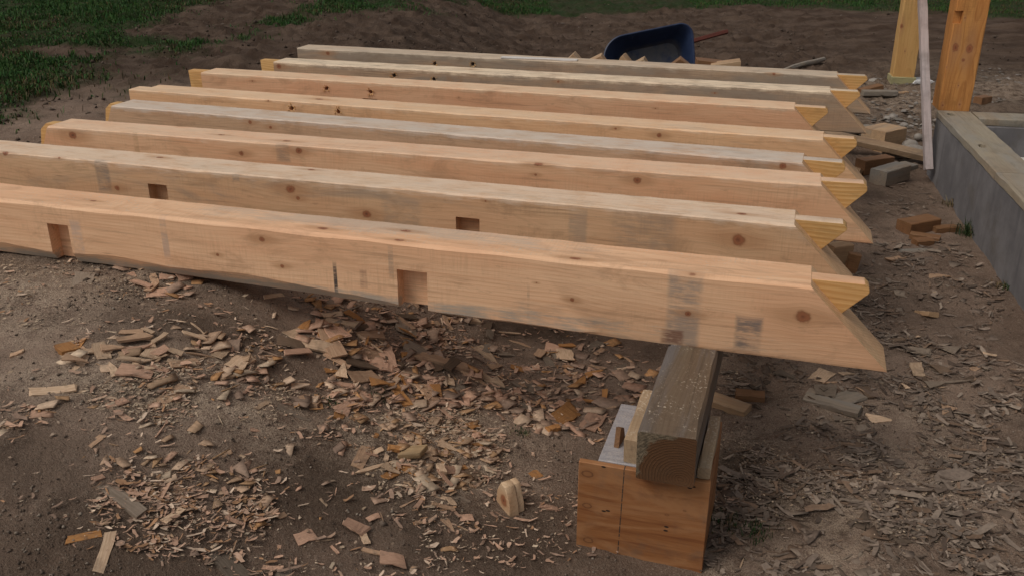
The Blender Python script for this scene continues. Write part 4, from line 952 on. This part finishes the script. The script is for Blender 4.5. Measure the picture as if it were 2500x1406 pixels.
# chips that can be singled out in the photograph: x, y, length in pixels, direction in the picture (deg), kind, variant, colour, label
NAMED = [
 (130, 950, 120, 6, 'slat', 0, 'pale', 'long whitish split chip with jagged top at the far left edge'), (415, 972, 88, 32, 'slat', 1, 'tan', 'brown flat offcut slat lying diagonally left of the sawdust patch'),
 (40, 853, 50, 12, 'chunk', 0, 'tan', 'small square chunk near the left edge of the picture'), (165, 858, 62, -40, 'chunk', 1, 'orange', 'orange curled knot chip near the left edge'),
 (200, 838, 36, 35, 'shard', 0, 'orange', 'small upright orange shard right of the curled knot chip'), (753, 968, 74, -6, 'chunk', 2, 'tan', 'brown square block with a groove among the chips'),
 (668, 728, 56, 18, 'slat', 2, 'pale', 'pale splintered chip close under the front rafter'), (390, 720, 70, 10, 'flake', 0, 'pink', 'pink brown flake with a torn left side below the front rafter'),
 (205, 688, 45, 70, 'flake', 1, 'grey', 'flat grey tile-like chip by the first rafter pocket'), (195, 950, 30, 20, 'flake', 2, 'pale', 'pale flake behind the long whitish chip'),
 (665, 873, 38, 20, 'shard', 1, 'pale', 'bright white triangular flake in the middle left'), (550, 912, 54, 12, 'flake', 3, 'pale', 'pale split flake with parallel cracks beside the sawdust'),
 (622, 925, 60, 70, 'slat', 3, 'grey', 'grey upright slat lying between two pale chips'), (395, 945, 46, 55, 'flake', 4, 'grey', 'grey trapezoid flake leaning on the brown slat'),
 (640, 986, 46, 38, 'slat', 4, 'pale', 'pale short slat below the grey upright slat'), (715, 998, 90, 2, 'slat', 5, 'grey', 'grey wedge of bark left of the grooved block'),
 (845, 985, 55, 40, 'shard', 2, 'pink', 'pink triangular flake right of the grooved block'), (828, 1002, 36, 65, 'flake', 5, 'orange', 'orange square flake just below the pink triangular flake'),
 (1155, 790, 52, 10, 'chunk', 3, 'pale', 'pale orange chip standing alone beneath the front rafter'), (840, 765, 32, 10, 'shard', 3, 'pale', 'white pointed chip at the back of the debris'),
 (1000, 838, 30, -20, 'flake', 6, 'grey', 'grey rectangular chip standing up at the back of the debris'), (990, 862, 42, 20, 'chunk', 4, 'orange', 'reddish brown chunk in the middle of the debris pile'),
 (905, 862, 70, 20, 'flake', 7, 'tan', 'tan flake with a torn edge left of the reddish chunk'), (1075, 882, 150, 2, 'slat', 6, 'tan', 'longest curved bark slat in the middle of the debris pile'),
 (810, 845, 90, -55, 'slat', 7, 'tan', 'brown slat running away diagonally at the left of the debris'), (1190, 868, 64, -25, 'shard', 4, 'pale', 'pale pointed shard right of the long curved slat'),
 (1115, 942, 44, -65, 'flake', 8, 'grey', 'dark square flake standing beside the pale splinters'), (1112, 975, 44, -60, 'shard', 5, 'orange', 'orange arrow-shaped flake pointing towards the camera'),
 (1250, 990, 56, -80, 'shard', 6, 'tan', 'tan triangular flake pointing towards the camera'), (1030, 943, 80, 4, 'splinter', 0, 'pale', 'whitish long splinter beside the dark square flake'),
 (1290, 893, 58, 12, 'slat', 8, 'pink', 'pink brown chip with curled shavings on its left'), (1380, 1015, 64, 35, 'flake', 0, 'orange', 'orange tinted square flake left of the box'),
 (1445, 1035, 62, 55, 'flake', 3, 'pink', 'pale pink flake closest to the left side of the box'), (1350, 1058, 50, 20, 'chunk', 5, 'orange', 'knot stub with an orange round end left of the box'),
 (1405, 1068, 60, -6, 'splinter', 1, 'pink', 'torn pinkish splinter right of the knot stub'), (1300, 1153, 42, -35, 'flake', 5, 'orange', 'orange curved flake behind the pale notched wedge'),
 (1340, 1243, 46, -8, 'flake', 6, 'pink', 'single pinkish flake between the wedge and the box'), (985, 1040, 44, 12, 'flake', 1, 'grey', 'grey smooth chip at the upper edge of the sawdust heap'),
 (918, 1065, 22, 70, 'chunk', 6, 'orange', 'small orange cube at the upper left of the sawdust heap'), (1150, 1162, 46, 40, 'flake', 8, 'dark', 'dark brown square flake at the right of the sawdust heap'),
 (880, 1115, 64, 60, 'slat', 1, 'tan', 'brown curved bark piece left of the sawdust heap'), (915, 1138, 120, 28, 'splinter', 2, 'pale', 'long white stick pointing into the sawdust heap'),
 (1080, 1217, 58, 3, 'slat', 4, 'pale', 'pale ridged slat below the sawdust heap'), (1130, 1218, 44, 0, 'shard', 7, 'grey', 'grey triangle touching the pale ridged slat'),
 (985, 1235, 66, 30, 'splinter', 3, 'tan', 'tan splinter lower left of the ridged slat'), (735, 1340, 56, 10, 'flake', 3, 'pale', 'pale grooved square chip near the bottom edge'),
 (790, 1308, 52, 18, 'slat', 5, 'pale', 'pale slat just above the grooved square chip'), (745, 1307, 56, 22, 'flake', 2, 'pink', 'pinkish curved flake left of the pale slat'),
 (1020, 1290, 54, 8, 'flake', 7, 'pale', 'pale split flake with an arm near the bottom middle'), (1095, 1287, 36, -35, 'shard', 0, 'tan', 'tan triangular flake right of the pale split flake'),
 (255, 1345, 84, 68, 'slat', 3, 'pale', 'pale rectangular slat pointing towards the camera at lower left'), (300, 1222, 112, -28, 'slat', 6, 'grey', 'grey brown bark slab at lower left'),
 (205, 1310, 96, 16, 'slat', 2, 'orange', 'orange brown tapered stub lying left of the pale slat'), (270, 1272, 60, 30, 'chunk', 7, 'dark', 'dark dirty chunk between the bark slab and the pale slat'),
 (435, 1200, 52, 75, 'flake', 4, 'tan', 'tan flake in the orange shavings at lower left'), (575, 1385, 130, -28, 'slat', 7, 'grey', 'pale grey wavy bark strip at the bottom edge'),
 (690, 1395, 60, 10, 'flake', 0, 'grey', 'flat grey square scrap cut off by the bottom edge'), (545, 1102, 44, 25, 'slat', 8, 'tan', 'tan slat upper of two lying side by side'), (572, 1116, 52, 35, 'slat', 0, 'pale', 'pale slat lower of two lying side by side'),
 (342, 1066, 46, 10, 'splinter', 4, 'pale', 'short white stick on dark soil at left'), (235, 1085, 44, 35, 'slat', 1, 'tan', 'tan slat left of the short white stick'), (265, 1098, 60, -25, 'splinter', 5, 'tan', 'brown splinter below the tan slat at left'),
 (240, 1170, 44, 20, 'chunk', 8, 'pink', 'pale pink curl chunk above the bark slab'), (628, 1048, 40, 10, 'shard', 1, 'pink', 'pink shard right of the dark soil patch'), (30, 1050, 56, -10, 'slat', 4, 'pale', 'pale slat at the left edge below the long whitish chip'),
 (2245, 575, 30, 0, 'flake', 2, 'orange', 'small flake lying on the dirt by the dark brown block'), (2290, 675, 70, -6, 'shard', 2, 'tan', 'reddish flat bark flake between the rafter tips and the wall'), (2190, 632, 60, 22, 'slat', 3, 'tan', 'tan bark strip right of the second rafter tip'),
 (2245, 925, 50, -35, 'shard', 4, 'grey', 'pale fork-shaped chip right of the front rafter tip'), (1960, 1230, 46, -45, 'slat', 5, 'grey', 'pale grey slat in the chips right of the box'), (2110, 1215, 50, 30, 'flake', 6, 'grey', 'grey pink bark flake at right near a yellowish patch'),
 (1805, 1270, 30, 70, 'splinter', 6, 'orange', 'small orange splinter right of the box near the grass'), (1812, 1375, 36, 70, 'splinter', 7, 'pale', 'whitish splinter right of the box at the bottom'), (2390, 1130, 70, -20, 'splinter', 8, 'grey', 'long grey splinter near the right edge'),
 (2370, 1125, 24, -20, 'chunk', 0, 'orange', 'small pink chunk beside the long grey splinter'), (2100, 1090, 60, -40, 'slat', 0, 'grey', 'grey curved strip in the middle of the right hand chips'),
]
def px_yaw(px, py, deg):
    a = pg(px, py); e = 25; b = pz(px + e * math.cos(R(deg)), py - e * math.sin(R(deg)), a.z); a2 = pz(px, py, a.z); hz = (pz(px + e, py, a.z) - a2).length / e; return math.atan2(b.y - a2.y, b.x - a2.x), min((b - a2).length / e, hz * 1.5)
for (px, py, ln, dg_, kind, v, cl, lb) in NAMED:
    p = pg(px, py); yw, sc = px_yaw(px, py, dg_); place_chip(kind, v, cl, p, ln * sc * (.62 if kind == 'chunk' else .92), yw, lb, 'wood chips on the dirt', tilt=5)
# two larger pieces of their own shape
p = pg(1250, 1232)
prof = [(-.036, 0), (.036, 0), (.032, .03), (.012, .078), (-.010, .082), (-.028, .05)]
V, Fc = prism(prof, -.028, .0); o = mesh_obj('notched_wedge', V, Fc, CM['pale'])
V2, F2 = prism([(x * .96 - .004, z * .97) for x, z in prof], .002, .020); k_ = len(V)
V += V2; Fc += [tuple(i + k_ for i in f) for f in F2]; V3, F3 = prism([(x * .8, z * .85) for x, z in prof], -.001, .003); k_ = len(V); V += V3; Fc += [tuple(i + k_ for i in f) for f in F3]
bpy.data.objects.remove(o); wedge_o = mesh_obj('notched_wedge', V, Fc, wood('wedge_pine', (.66, .49, .33), (.54, .37, .22), 61, [((.004, -.028, .035), (.018, .02, .022))], grey=-.2, ringscale=80)); bevel_mesh(wedge_o, .002, 1)
put(wedge_o, (p.x, p.y, p.z - .004), R(-58), 0, 0); tag(wedge_o, 'pale grooved wedge-shaped offcut standing alone on the dirt left of the box', 'offcut')
p = pg(1010, 1118); V, Fc = prism([(-.03, 0), (.028, 0), (.028, .017), (-.03, .017)], -.02, .02)
V = [(x + (y * .6), y, z) for x, y, z in V]
o = mesh_obj('plywood_offcut', V, Fc, wood('plywood_edge', (.42, .30, .17), (.28, .18, .09), 63, grey=.25)); bevel_mesh(o, .0015, 1); put(o, (p.x, p.y, p.z + .004), R(8)); tag(o, 'brown plywood offcut with layered edges on the sawdust heap', 'offcut')

def short(lb):
    cut_ = len(lb)
    for pp in (' at ', ' lying ', ' near ', ' left of ', ' right of ', ' by ', ' below ', ' beside ', ' among ', ' under ', ' in ', ' with ', ' behind ', ' between ', ' just ', ' closest ', ' close ', ' standing ', ' pointing ', ' touching ', ' leaning ', ' running ', ' on ', ' of ', ' cut ', ' above ', ' pointing '):
        k = lb.find(pp)
        if 0 < k < cut_: cut_ = k
    return lb[:cut_]
SHORTS = {}
for n_ in NAMED: SHORTS.setdefault(short(n_[7]), []).append(n_)
ANCH = [(v[0][0], v[0][1], 'the ' + k) for k, v in SHORTS.items() if len(v) == 1 and len(k.split()) >= 3]
ANCH += [(1570, 1050, 'the left side of the plywood box'), (1250, 1195, 'the pale grooved wedge'), (1010, 1110, 'the layered plywood offcut'), (2140, 905, 'the tip of the nearest rafter'), (2262, 768, 'the pale square offcut'), (2030, 990, 'the grey brown board scrap'), (1005, 735, 'the right pocket of the nearest rafter'), (1775, 990, 'the split stub')]
def where(px, py):
    ax, ay, nm = min(ANCH, key=lambda a: (a[0] - px) ** 2 + ((a[1] - py) * 1.6) ** 2)
    dx, dy = px - ax, (py - ay) * 1.6
    if abs(dx) > 1.6 * abs(dy): w_ = 'right of' if dx > 0 else 'left of'
    elif abs(dy) > 1.6 * abs(dx): w_ = 'in front of' if dy > 0 else 'behind'
    else: w_ = ('in front and ' if dy > 0 else 'behind and ') + ('right of' if dx > 0 else 'left of')
    return w_ + ' ' + nm
# loose chips nobody would single out: told apart by the landmark next to them
ZN = [  # cx, cy, rx, ry, count, size range (m), colours, kinds, phrase
 (1030, 850, 360, 110, 78, (.045, .10), ['tan', 'tan', 'pink', 'grey', 'pale', 'orange', 'dark'], ['flake', 'slat', 'shard', 'flake', 'splinter'], 'in the brown debris below the front rafter'),
 (1380, 930, 190, 90, 26, (.04, .085), ['tan', 'pink', 'grey', 'orange'], ['flake', 'shard', 'slat', 'splinter'], 'between the debris pile and the support timber'),
 (420, 870, 260, 60, 34, (.04, .09), ['pale', 'tan', 'pale', 'pink'], ['flake', 'slat', 'splinter', 'shard'], 'along the pale heap at the left'),
 (1060, 1110, 160, 95, 40, (.025, .06), ['pale', 'pale', 'tan', 'pink', 'orange'], ['flake', 'splinter', 'slat', 'shard', 'chunk'], 'on the sawdust heap in the middle'),
 (430, 680, 120, 40, 10, (.04, .08), ['pink', 'tan', 'pale'], ['flake', 'slat', 'shard'], 'just under the left part of the front rafter'),
 (2180, 930, 270, 130, 40, (.035, .085), ['grey', 'grey', 'dark', 'tan', 'pale'], ['flake', 'slat', 'splinter', 'shard'], 'on the shaded ground beyond the front rafter tip'),
 (800, 1280, 380, 110, 24, (.025, .06), ['pale', 'tan', 'pink'], ['flake', 'splinter', 'slat'], 'scattered on the dark soil in the foreground'),
]
for (cx, cy, rx, ry, n, (s0, s1_), cols, kinds, ph) in ZN:
    for k in range(n):
        a = rng.uniform(0, math.tau); q = math.sqrt(rng.random()); px, py = cx + rx * q * math.cos(a), cy + ry * q * math.sin(a)
        if py < 490 + .147 * px + 110 - 60 and px < 2100: py = 490 + .147 * px + 110 + rng.uniform(0, 60)
        p = pg(px, py); cl = rng.choice(cols); kd = rng.choice(kinds); s = rng.uniform(s0, s1_) * (1 if kd != 'chunk' else .6)
        cw = {'pale': 'pale', 'tan': 'tan', 'pink': 'pinkish', 'orange': 'orange', 'grey': 'grey', 'dark': 'dark brown'}[cl]
        place_chip(kd, rng.randrange(9), cl, p, s, rng.gauss(0, 1.0) + (0 if rng.random() < .8 else 1.5), '%s %s %s lying %s' % ('small' if s < s0 + .35 * (s1_ - s0) else 'large' if s > s0 + .75 * (s1_ - s0) else 'middling', cw, kd, where(px, py)), 'loose wood chips on the dirt', tilt=12, lift=rng.uniform(0, .012))

# ------------------------------------------------------------ shavings, sawdust crumbs (uncountable)
def attr_mat(name, rough=.9):
    m = NT(name); x = m.n('ShaderNodeAttribute'); x.attribute_name = 'tint'; P = m.n('ShaderNodeNewGeometry').outputs['Position']
    c = m.mix(m.maprange(m.noise(P, 90, 3, .6), .3, .7), x.outputs['Color'], (.5, .5, .5), 'MULTIPLY'); c = m.mix(.55, x.outputs['Color'], c)
    m.l(c, m.b.inputs['Base Color']); m.b.inputs['Roughness'].default_value = rough; m.b.inputs['Specular IOR Level'].default_value = .2; return m.m
def ground_from_px(px, py):
    u = (px - CXP) / F_PX; v = (py - CYP) / F_PX; dx, dy, dz = u, cp_ - v * sp_, -sp_ - v * cp_
    z = np.full_like(px, .1)
    for _ in range(14):
        t = (z - CAM_H) / dz; z = .5 * z + .5 * base_h(t * dx, t * dy)
    t = (z - CAM_H) / dz; return t * dx, t * dy
def shavings(name, zones, label, cat, sizes, aspr, cols, curl, mat, dens=.75):
    Vs = []; Fs = []; Cs = []; off = 0
    for (cx, cy, rx, ry, n) in zones:
        a = nr.uniform(0, math.tau, n); q = np.sqrt(nr.random(n)); x, y = ground_from_px(cx + rx * q * np.cos(a), cy + ry * q * np.sin(a))
        kp = nr.random(n) < np.clip((fbm(x * 7, y * 7, 71, 3) - .40) * 5, .06, 1) * dens; x, y = x[kp], y[kp]; n = len(x)
        L = nr.uniform(*sizes, n) * np.exp(nr.normal(0, .35, n)); Wd = L * nr.uniform(*aspr, n); yaw = nr.normal(0, 1.1, n); cu = nr.uniform(-.1, 1, n) * curl; tl = nr.normal(0, .18, n); tl2 = nr.normal(0, .12, n)
        z = full_h(x, y) + .002 + nr.random(n) * .006
        c, s = np.cos(yaw), np.sin(yaw)
        P = []
        for (t, wf) in ((-.5, .85), (-.15, 1), (.2, .95), (.5, .8)):
            for sd in (-1, 1):
                lx = t * L + nr.normal(0, .09, n) * L; ly = sd * Wd / 2 * wf * nr.uniform(.35, 1.3, n); lz = np.maximum(cu * L * (t * t) * 2.2 + tl * ly + tl2 * lx + .12 * Wd, -.001)
                P.append(np.stack([x + lx * c - ly * s, y + lx * s + ly * c, z + lz], 1))
        P = np.stack(P, 1).reshape(-1, 3); Vs.append(P)
        b = (np.arange(n) * 8 + off)[:, None]
        Fs.append(np.concatenate([b + np.array([[0, 2, 3, 1]]), b + np.array([[2, 4, 5, 3]]), b + np.array([[4, 6, 7, 5]])], 0)); off += n * 8
        cc = np.array(cols)[nr.integers(0, len(cols), n)] * nr.uniform(.7, 1.2, (n, 1)); Cs.append(np.repeat(cc, 8, 0))
    me = fast_mesh(name, np.concatenate(Vs), np.concatenate(Fs), mat); cattr(me, 'tint', np.concatenate(Cs))
    o = link(bpy.data.objects.new(name, me)); o['kind'] = 'stuff'; return tag(o, label, cat)
SM = attr_mat('loose_shavings')
shavings('wood_shavings', [(1060, 870, 420, 140, 1500), (1060, 1110, 170, 110, 900), (430, 880, 280, 80, 650), (450, 1250, 230, 120, 850), (760, 1180, 150, 90, 350), (900, 1230, 900, 180, 1900), (650, 1000, 650, 260, 2600), (300, 1080, 330, 120, 600), (1400, 960, 200, 130, 500), (200, 720, 260, 80, 220)],
         'pale curled wood shavings strewn over the foreground dirt', 'shavings', (.006, .022), (.08, .5), [(.58, .385, .275), (.48, .30, .21), (.52, .325, .225), (.44, .25, .14), (.34, .23, .17), (.66, .50, .375)], .22, SM, .9)
shavings('dark_shavings', [(2150, 950, 380, 160, 3200), (2050, 1250, 480, 180, 4600), (2250, 720, 200, 130, 1100), (1850, 900, 160, 80, 350), (1850, 1340, 160, 90, 350), (2420, 1250, 150, 180, 1200), (2180, 560, 130, 120, 400)],
         'grey brown curled shavings and chips covering the ground at the right', 'shavings', (.010, .042), (.10, .40), [(.22, .17, .135), (.18, .135, .105), (.28, .215, .17), (.14, .10, .077), (.33, .26, .205), (.24, .16, .11)], .14, SM, 1.0)
shavings('sawdust_crumbs', [(1050, 1100, 190, 120, 6000), (480, 960, 280, 80, 4500), (230, 920, 180, 50, 2200), (120, 710, 300, 90, 4500), (2080, 1180, 400, 200, 7000), (900, 1050, 1100, 350, 6000), (1880, 890, 150, 60, 700), (2200, 700, 200, 150, 600)],
         'fine sawdust crumbs spread over the dirt', 'sawdust', (.0025, .0065), (.3, .9), [(.50, .38, .27), (.42, .31, .21), (.34, .25, .18), (.56, .44, .32)], .05, SM)
shavings('gravel', [(2180, 270, 130, 90, 1300), (2420, 215, 120, 45, 700), (2250, 340, 60, 70, 300), (1300, 80, 1000, 70, 260)], 'small pale gravel around the posts and scrap pile', 'gravel', (.010, .026), (.6, 1.0), [(.27, .235, .20), (.20, .175, .15), (.34, .30, .265)], .0, SM)

def crumbs(name, zones, label, sizes, cols):
    Vs = []; Fs = []; Cs = []; off = 0
    base = np.array([[1, 0, 0], [-1, 0, 0], [0, 1, 0], [0, -1, 0], [0, 0, 1], [0, 0, -1]], float); fc = np.array([[0, 2, 4], [2, 1, 4], [1, 3, 4], [3, 0, 4], [2, 0, 5], [1, 2, 5], [3, 1, 5], [0, 3, 5]])
    for (cx, cy, rx, ry, n) in zones:
        x, y = ground_from_px(cx + rx * nr.uniform(-1, 1, n), cy + ry * nr.uniform(-1, 1, n)); kp = nr.random(n) < np.clip((fbm(x * 5, y * 5, 91, 3) - .36) * 4, .1, 1); x, y = x[kp], y[kp]; n = len(x)
        r = nr.uniform(*sizes, n) * np.exp(nr.normal(0, .25, n)); z = full_h(x, y) + r * .2; yaw = nr.uniform(0, 6.3, n)
        P = base[None] * (r[:, None, None]) * nr.uniform(.6, 1.3, (n, 6, 1)) * np.array([1, 1, .75]) + nr.normal(0, .18, (n, 6, 3)) * r[:, None, None]
        c, s = np.cos(yaw)[:, None], np.sin(yaw)[:, None]; X = P[..., 0] * c - P[..., 1] * s; Y = P[..., 0] * s + P[..., 1] * c
        Vs.append(np.stack([X + x[:, None], Y + y[:, None], P[..., 2] + z[:, None]], 2).reshape(-1, 3)); Fs.append(((np.arange(n) * 6 + off)[:, None, None] + fc[None]).reshape(-1, 3)); off += n * 6
        Cs.append(np.repeat(np.array(cols)[nr.integers(0, len(cols), n)] * nr.uniform(.75, 1.25, (n, 1)), 6, 0))
    me = fast_mesh(name, np.concatenate(Vs), np.concatenate(Fs), SM); cattr(me, 'tint', np.concatenate(Cs)); me.polygons.foreach_set('use_smooth', np.ones(len(me.polygons), bool))
    o = link(bpy.data.objects.new(name, me)); o['kind'] = 'stuff'; tag(o, label, 'soil')
def litter(name, zones, label, mat):
    src = []
    for kd in ('flake', 'slat', 'shard', 'splinter', 'flake', 'splinter'):
        for me in PROT[kd]:
            v = np.array([tuple(q.co) for q in me.vertices]); t = []
            for p in me.polygons:
                q = list(p.vertices); t.append(q[:4])
            src.append((v, np.array(t)))
    Vs = []; Fs = []; Cs = []; off = 0
    for (cx, cy, rx, ry, n, s0, s1, cols, burial) in zones:
        a = nr.uniform(0, math.tau, n); q = np.sqrt(nr.random(n)); x, y = ground_from_px(cx + rx * q * np.cos(a), cy + ry * q * np.sin(a))
        kp = nr.random(n) < np.clip((fbm(x * 5, y * 5, 77, 3) - .42) * 6, .10, 1); x, y = x[kp], y[kp]; z = full_h(x, y)
        for k in range(len(x)):
            v, t = src[nr.integers(0, len(src))]; sc = s0 + (s1 - s0) * nr.random() ** 2.2
            e = Euler((nr.normal(0, .16), nr.normal(0, .16), nr.normal(0, 1.1))).to_matrix(); Rm = np.array(e)
            p = (v * sc) @ Rm.T + np.array([x[k], y[k], z[k] - .002 - burial * nr.random() + nr.random() * .008 * (burial < .004)])
            Vs.append(p); Fs.append(t + off); off += len(v); Cs.append(np.tile(np.array(cols[nr.integers(0, len(cols))]) * nr.uniform(.75, 1.2), (len(v), 1)))
    me = fast_mesh(name, np.concatenate(Vs), np.concatenate(Fs), mat); cattr(me, 'tint', np.concatenate(Cs)); o = link(bpy.data.objects.new(name, me)); o['kind'] = 'stuff'; tag(o, label, 'wood chips')
WC = [(.60, .385, .275), (.50, .31, .215), (.57, .345, .24), (.36, .25, .185), (.62, .45, .32), (.48, .26, .12), (.29, .20, .15), (.42, .28, .20)]
RC = [(.22, .165, .13), (.17, .125, .095), (.26, .20, .155), (.20, .135, .095), (.13, .095, .07), (.30, .235, .18)]
PC = [(.56, .40, .28), (.50, .34, .23), (.42, .28, .18), (.60, .46, .33), (.44, .27, .15)]
litter('chip_litter', [(980, 850, 520, 150, 1300, .015, .075, WC, .003), (1400, 940, 230, 130, 420, .015, .075, WC, .003), (650, 980, 600, 200, 600, .010, .055, WC + PC, .003), (430, 870, 280, 75, 320, .018, .075, PC, .003), (1060, 1110, 165, 100, 420, .012, .055, PC, .002),
                       (450, 1240, 220, 110, 260, .012, .04, PC, .003), (900, 1240, 880, 160, 260, .012, .05, WC + PC, .004), (420, 690, 200, 50, 90, .02, .07, WC, .003), (250, 1060, 280, 90, 110, .012, .05, PC, .004)],
       'mixed brown and pale wood chips littering the dirt before the front rafter', SM)
litter('dull_chip_litter', [(2150, 930, 360, 160, 900, .015, .075, RC, .008), (2080, 1240, 450, 170, 1100, .015, .07, RC, .009), (2230, 700, 190, 130, 260, .02, .08, RC, .008), (1860, 890, 150, 70, 150, .015, .06, RC, .006)],
       'half buried grey brown chips on the ground at the right', SM)
crumbs('soil_crumbs', [(1250, 1060, 1250, 350, 9000), (2150, 600, 350, 250, 3500), (100, 680, 300, 80, 1500)], 'loose crumbs of dry soil and grit over the near ground', (.0016, .0045), [(.13, .094, .072), (.19, .145, .113), (.12, .088, .067), (.27, .22, .175)])
crumbs('soil_clods', [(1250, 80, 1250, 85, 2600), (200, 300, 220, 60, 250)], 'small clods of dark soil on the scraped ground beyond the rafters', (.006, .016), [(.075, .052, .038), (.105, .077, .058), (.055, .037, .027), (.14, .105, .082)])

# ------------------------------------------------------------ grass
GM = NT('grass_blades'); xa_ = GM.n('ShaderNodeAttribute'); xa_.attribute_name = 'tint'; GM.l(xa_.outputs['Color'], GM.b.inputs['Base Color']); GM.b.inputs['Roughness'].default_value = .7; GM.b.inputs['Specular IOR Level'].default_value = .2; GM = GM.m
def blades(x, y, z, hgt, wid, name, tint, lean=.5):
    n = len(x); yaw = nr.uniform(0, math.tau, n); ld = nr.uniform(0, math.tau, n); le = np.abs(nr.normal(0, lean, n)); c, s = np.cos(yaw), np.sin(yaw)
    dx, dy = np.cos(ld) * le * hgt, np.sin(ld) * le * hgt
    P = np.stack([np.stack([x - c * wid, y - s * wid, z - .01], 1), np.stack([x + c * wid, y + s * wid, z - .01], 1),
                  np.stack([x + dx * .4 + c * wid * .7, y + dy * .4 + s * wid * .7, z + hgt * .6], 1), np.stack([x + dx * .4 - c * wid * .7, y + dy * .4 - s * wid * .7, z + hgt * .6], 1), np.stack([x + dx, y + dy, z + hgt * np.clip(1 - le * .5, .3, 1)], 1)], 1).reshape(-1, 3)
    b = (np.arange(n) * 5)[:, None]; F4 = b + np.array([[0, 1, 2, 3]]); F3 = b + np.array([[3, 2, 4]])
    me = bpy.data.meshes.new(name); me.vertices.add(len(P)); me.vertices.foreach_set('co', P.astype(np.float32).ravel())
    me.loops.add(n * 7); me.loops.foreach_set('vertex_index', np.concatenate([F4.ravel(), F3.ravel()]).astype(np.int32))
    me.polygons.add(2 * n); me.polygons.foreach_set('loop_start', np.concatenate([np.arange(n) * 4, n * 4 + np.arange(n) * 3]).astype(np.int32)); me.update(calc_edges=True)
    me.materials.append(GM); cattr(me, 'tint', np.repeat(tint, 5, 0)); return link(bpy.data.objects.new(name, me))
def field(name, x0, x1, y0, y1, n, label, yellow):
    # more blades near the camera, fewer far away
    x = nr.uniform(x0, x1, n); y = y0 + (y1 - y0) * nr.random(n) ** 1.6
    g = grass_f(x, y); cl = fbm(x * 2.2, y * 2.2, 51, 4); keep = (g > -.35) & (nr.random(n) < np.clip(.10 + g * 2.6, .02, 1) * np.clip((cl - .22) * 5.5, .3, 1)); x, y, g, cl = x[keep], y[keep], g[keep], cl[keep]
    z = full_h(x, y); m = len(x); tall = .016 + .034 * np.clip((cl - .35) * 3, 0, 1)
    h = tall * nr.uniform(.6, 1.4, m)
    dry = np.clip((fbm(x * 1.2, y * 1.2, 61, 4) - .47) * 5, 0, 1) * .7 + yellow; dry = (nr.random(m) < dry * .6)
    base = np.stack([nr.uniform(.024, .052, m), nr.uniform(.066, .115, m), nr.uniform(.014, .028, m)], 1); dc = np.stack([nr.uniform(.07, .12, m), nr.uniform(.06, .085, m), nr.uniform(.025, .045, m)], 1)
    o = blades(x, y, z, h, nr.uniform(.0026, .0050, m), name, np.where(dry[:, None], dc, base), .85); o['kind'] = 'stuff'; tag(o, label, 'grass'); return m
n1 = field('grass', -9.5, 0.5, 4.2, 18, 650000, 'rough green lawn with worn patches at the upper left', .05)
n2 = field('grass', 2.5, 12, 9.5, 20, 200000, 'green grass strip beyond the bare soil at the upper right', .12)
print('grass', n1, n2)
def tuft(px, py, n, spread, hgt, label, dry=.2):
    p = pg(px, py); x = p.x + nr.normal(0, spread, n); y = p.y + nr.normal(0, spread, n); z = ground_h(x, y); d = nr.random(n) < dry
    base = np.stack([nr.uniform(.03, .05, n), nr.uniform(.05, .075, n), nr.uniform(.018, .03, n)], 1); dc = np.stack([nr.uniform(.18, .26, n), nr.uniform(.14, .19, n), nr.uniform(.07, .10, n)], 1)
    o = blades(x, y, z, hgt * nr.uniform(.4, 1.1, n), nr.uniform(.0012, .0025, n), 'grass_tuft', np.where(d[:, None], dc, base), .7); tag(o, label, 'grass', 'grass tufts in the dirt')
tuft(2362, 575, 130, .022, .09, 'green grass tuft at the foot of the foundation wall'); tuft(2330, 512, 90, .022, .06, 'dry brown grass tuft against the wall above the green one', .85)
tuft(2450, 700, 80, .02, .035, 'low sparse grass at the wall foot near the right edge', .4); tuft(1270, 1065, 70, .016, .012, 'tiny green tuft right of the sawdust heap'); tuft(930, 960, 90, .02, .010, 'faint low greenery among the debris chips', .3)
tuft(1770, 1290, 60, .022, .035, 'sparse green blades right of the plywood box', .1); tuft(810, 975, 50, .018, .016, 'thin green fuzz beside the grooved block', .3); tuft(1840, 1310, 60, .022, .04, 'few long green blades further right of the box', .1)
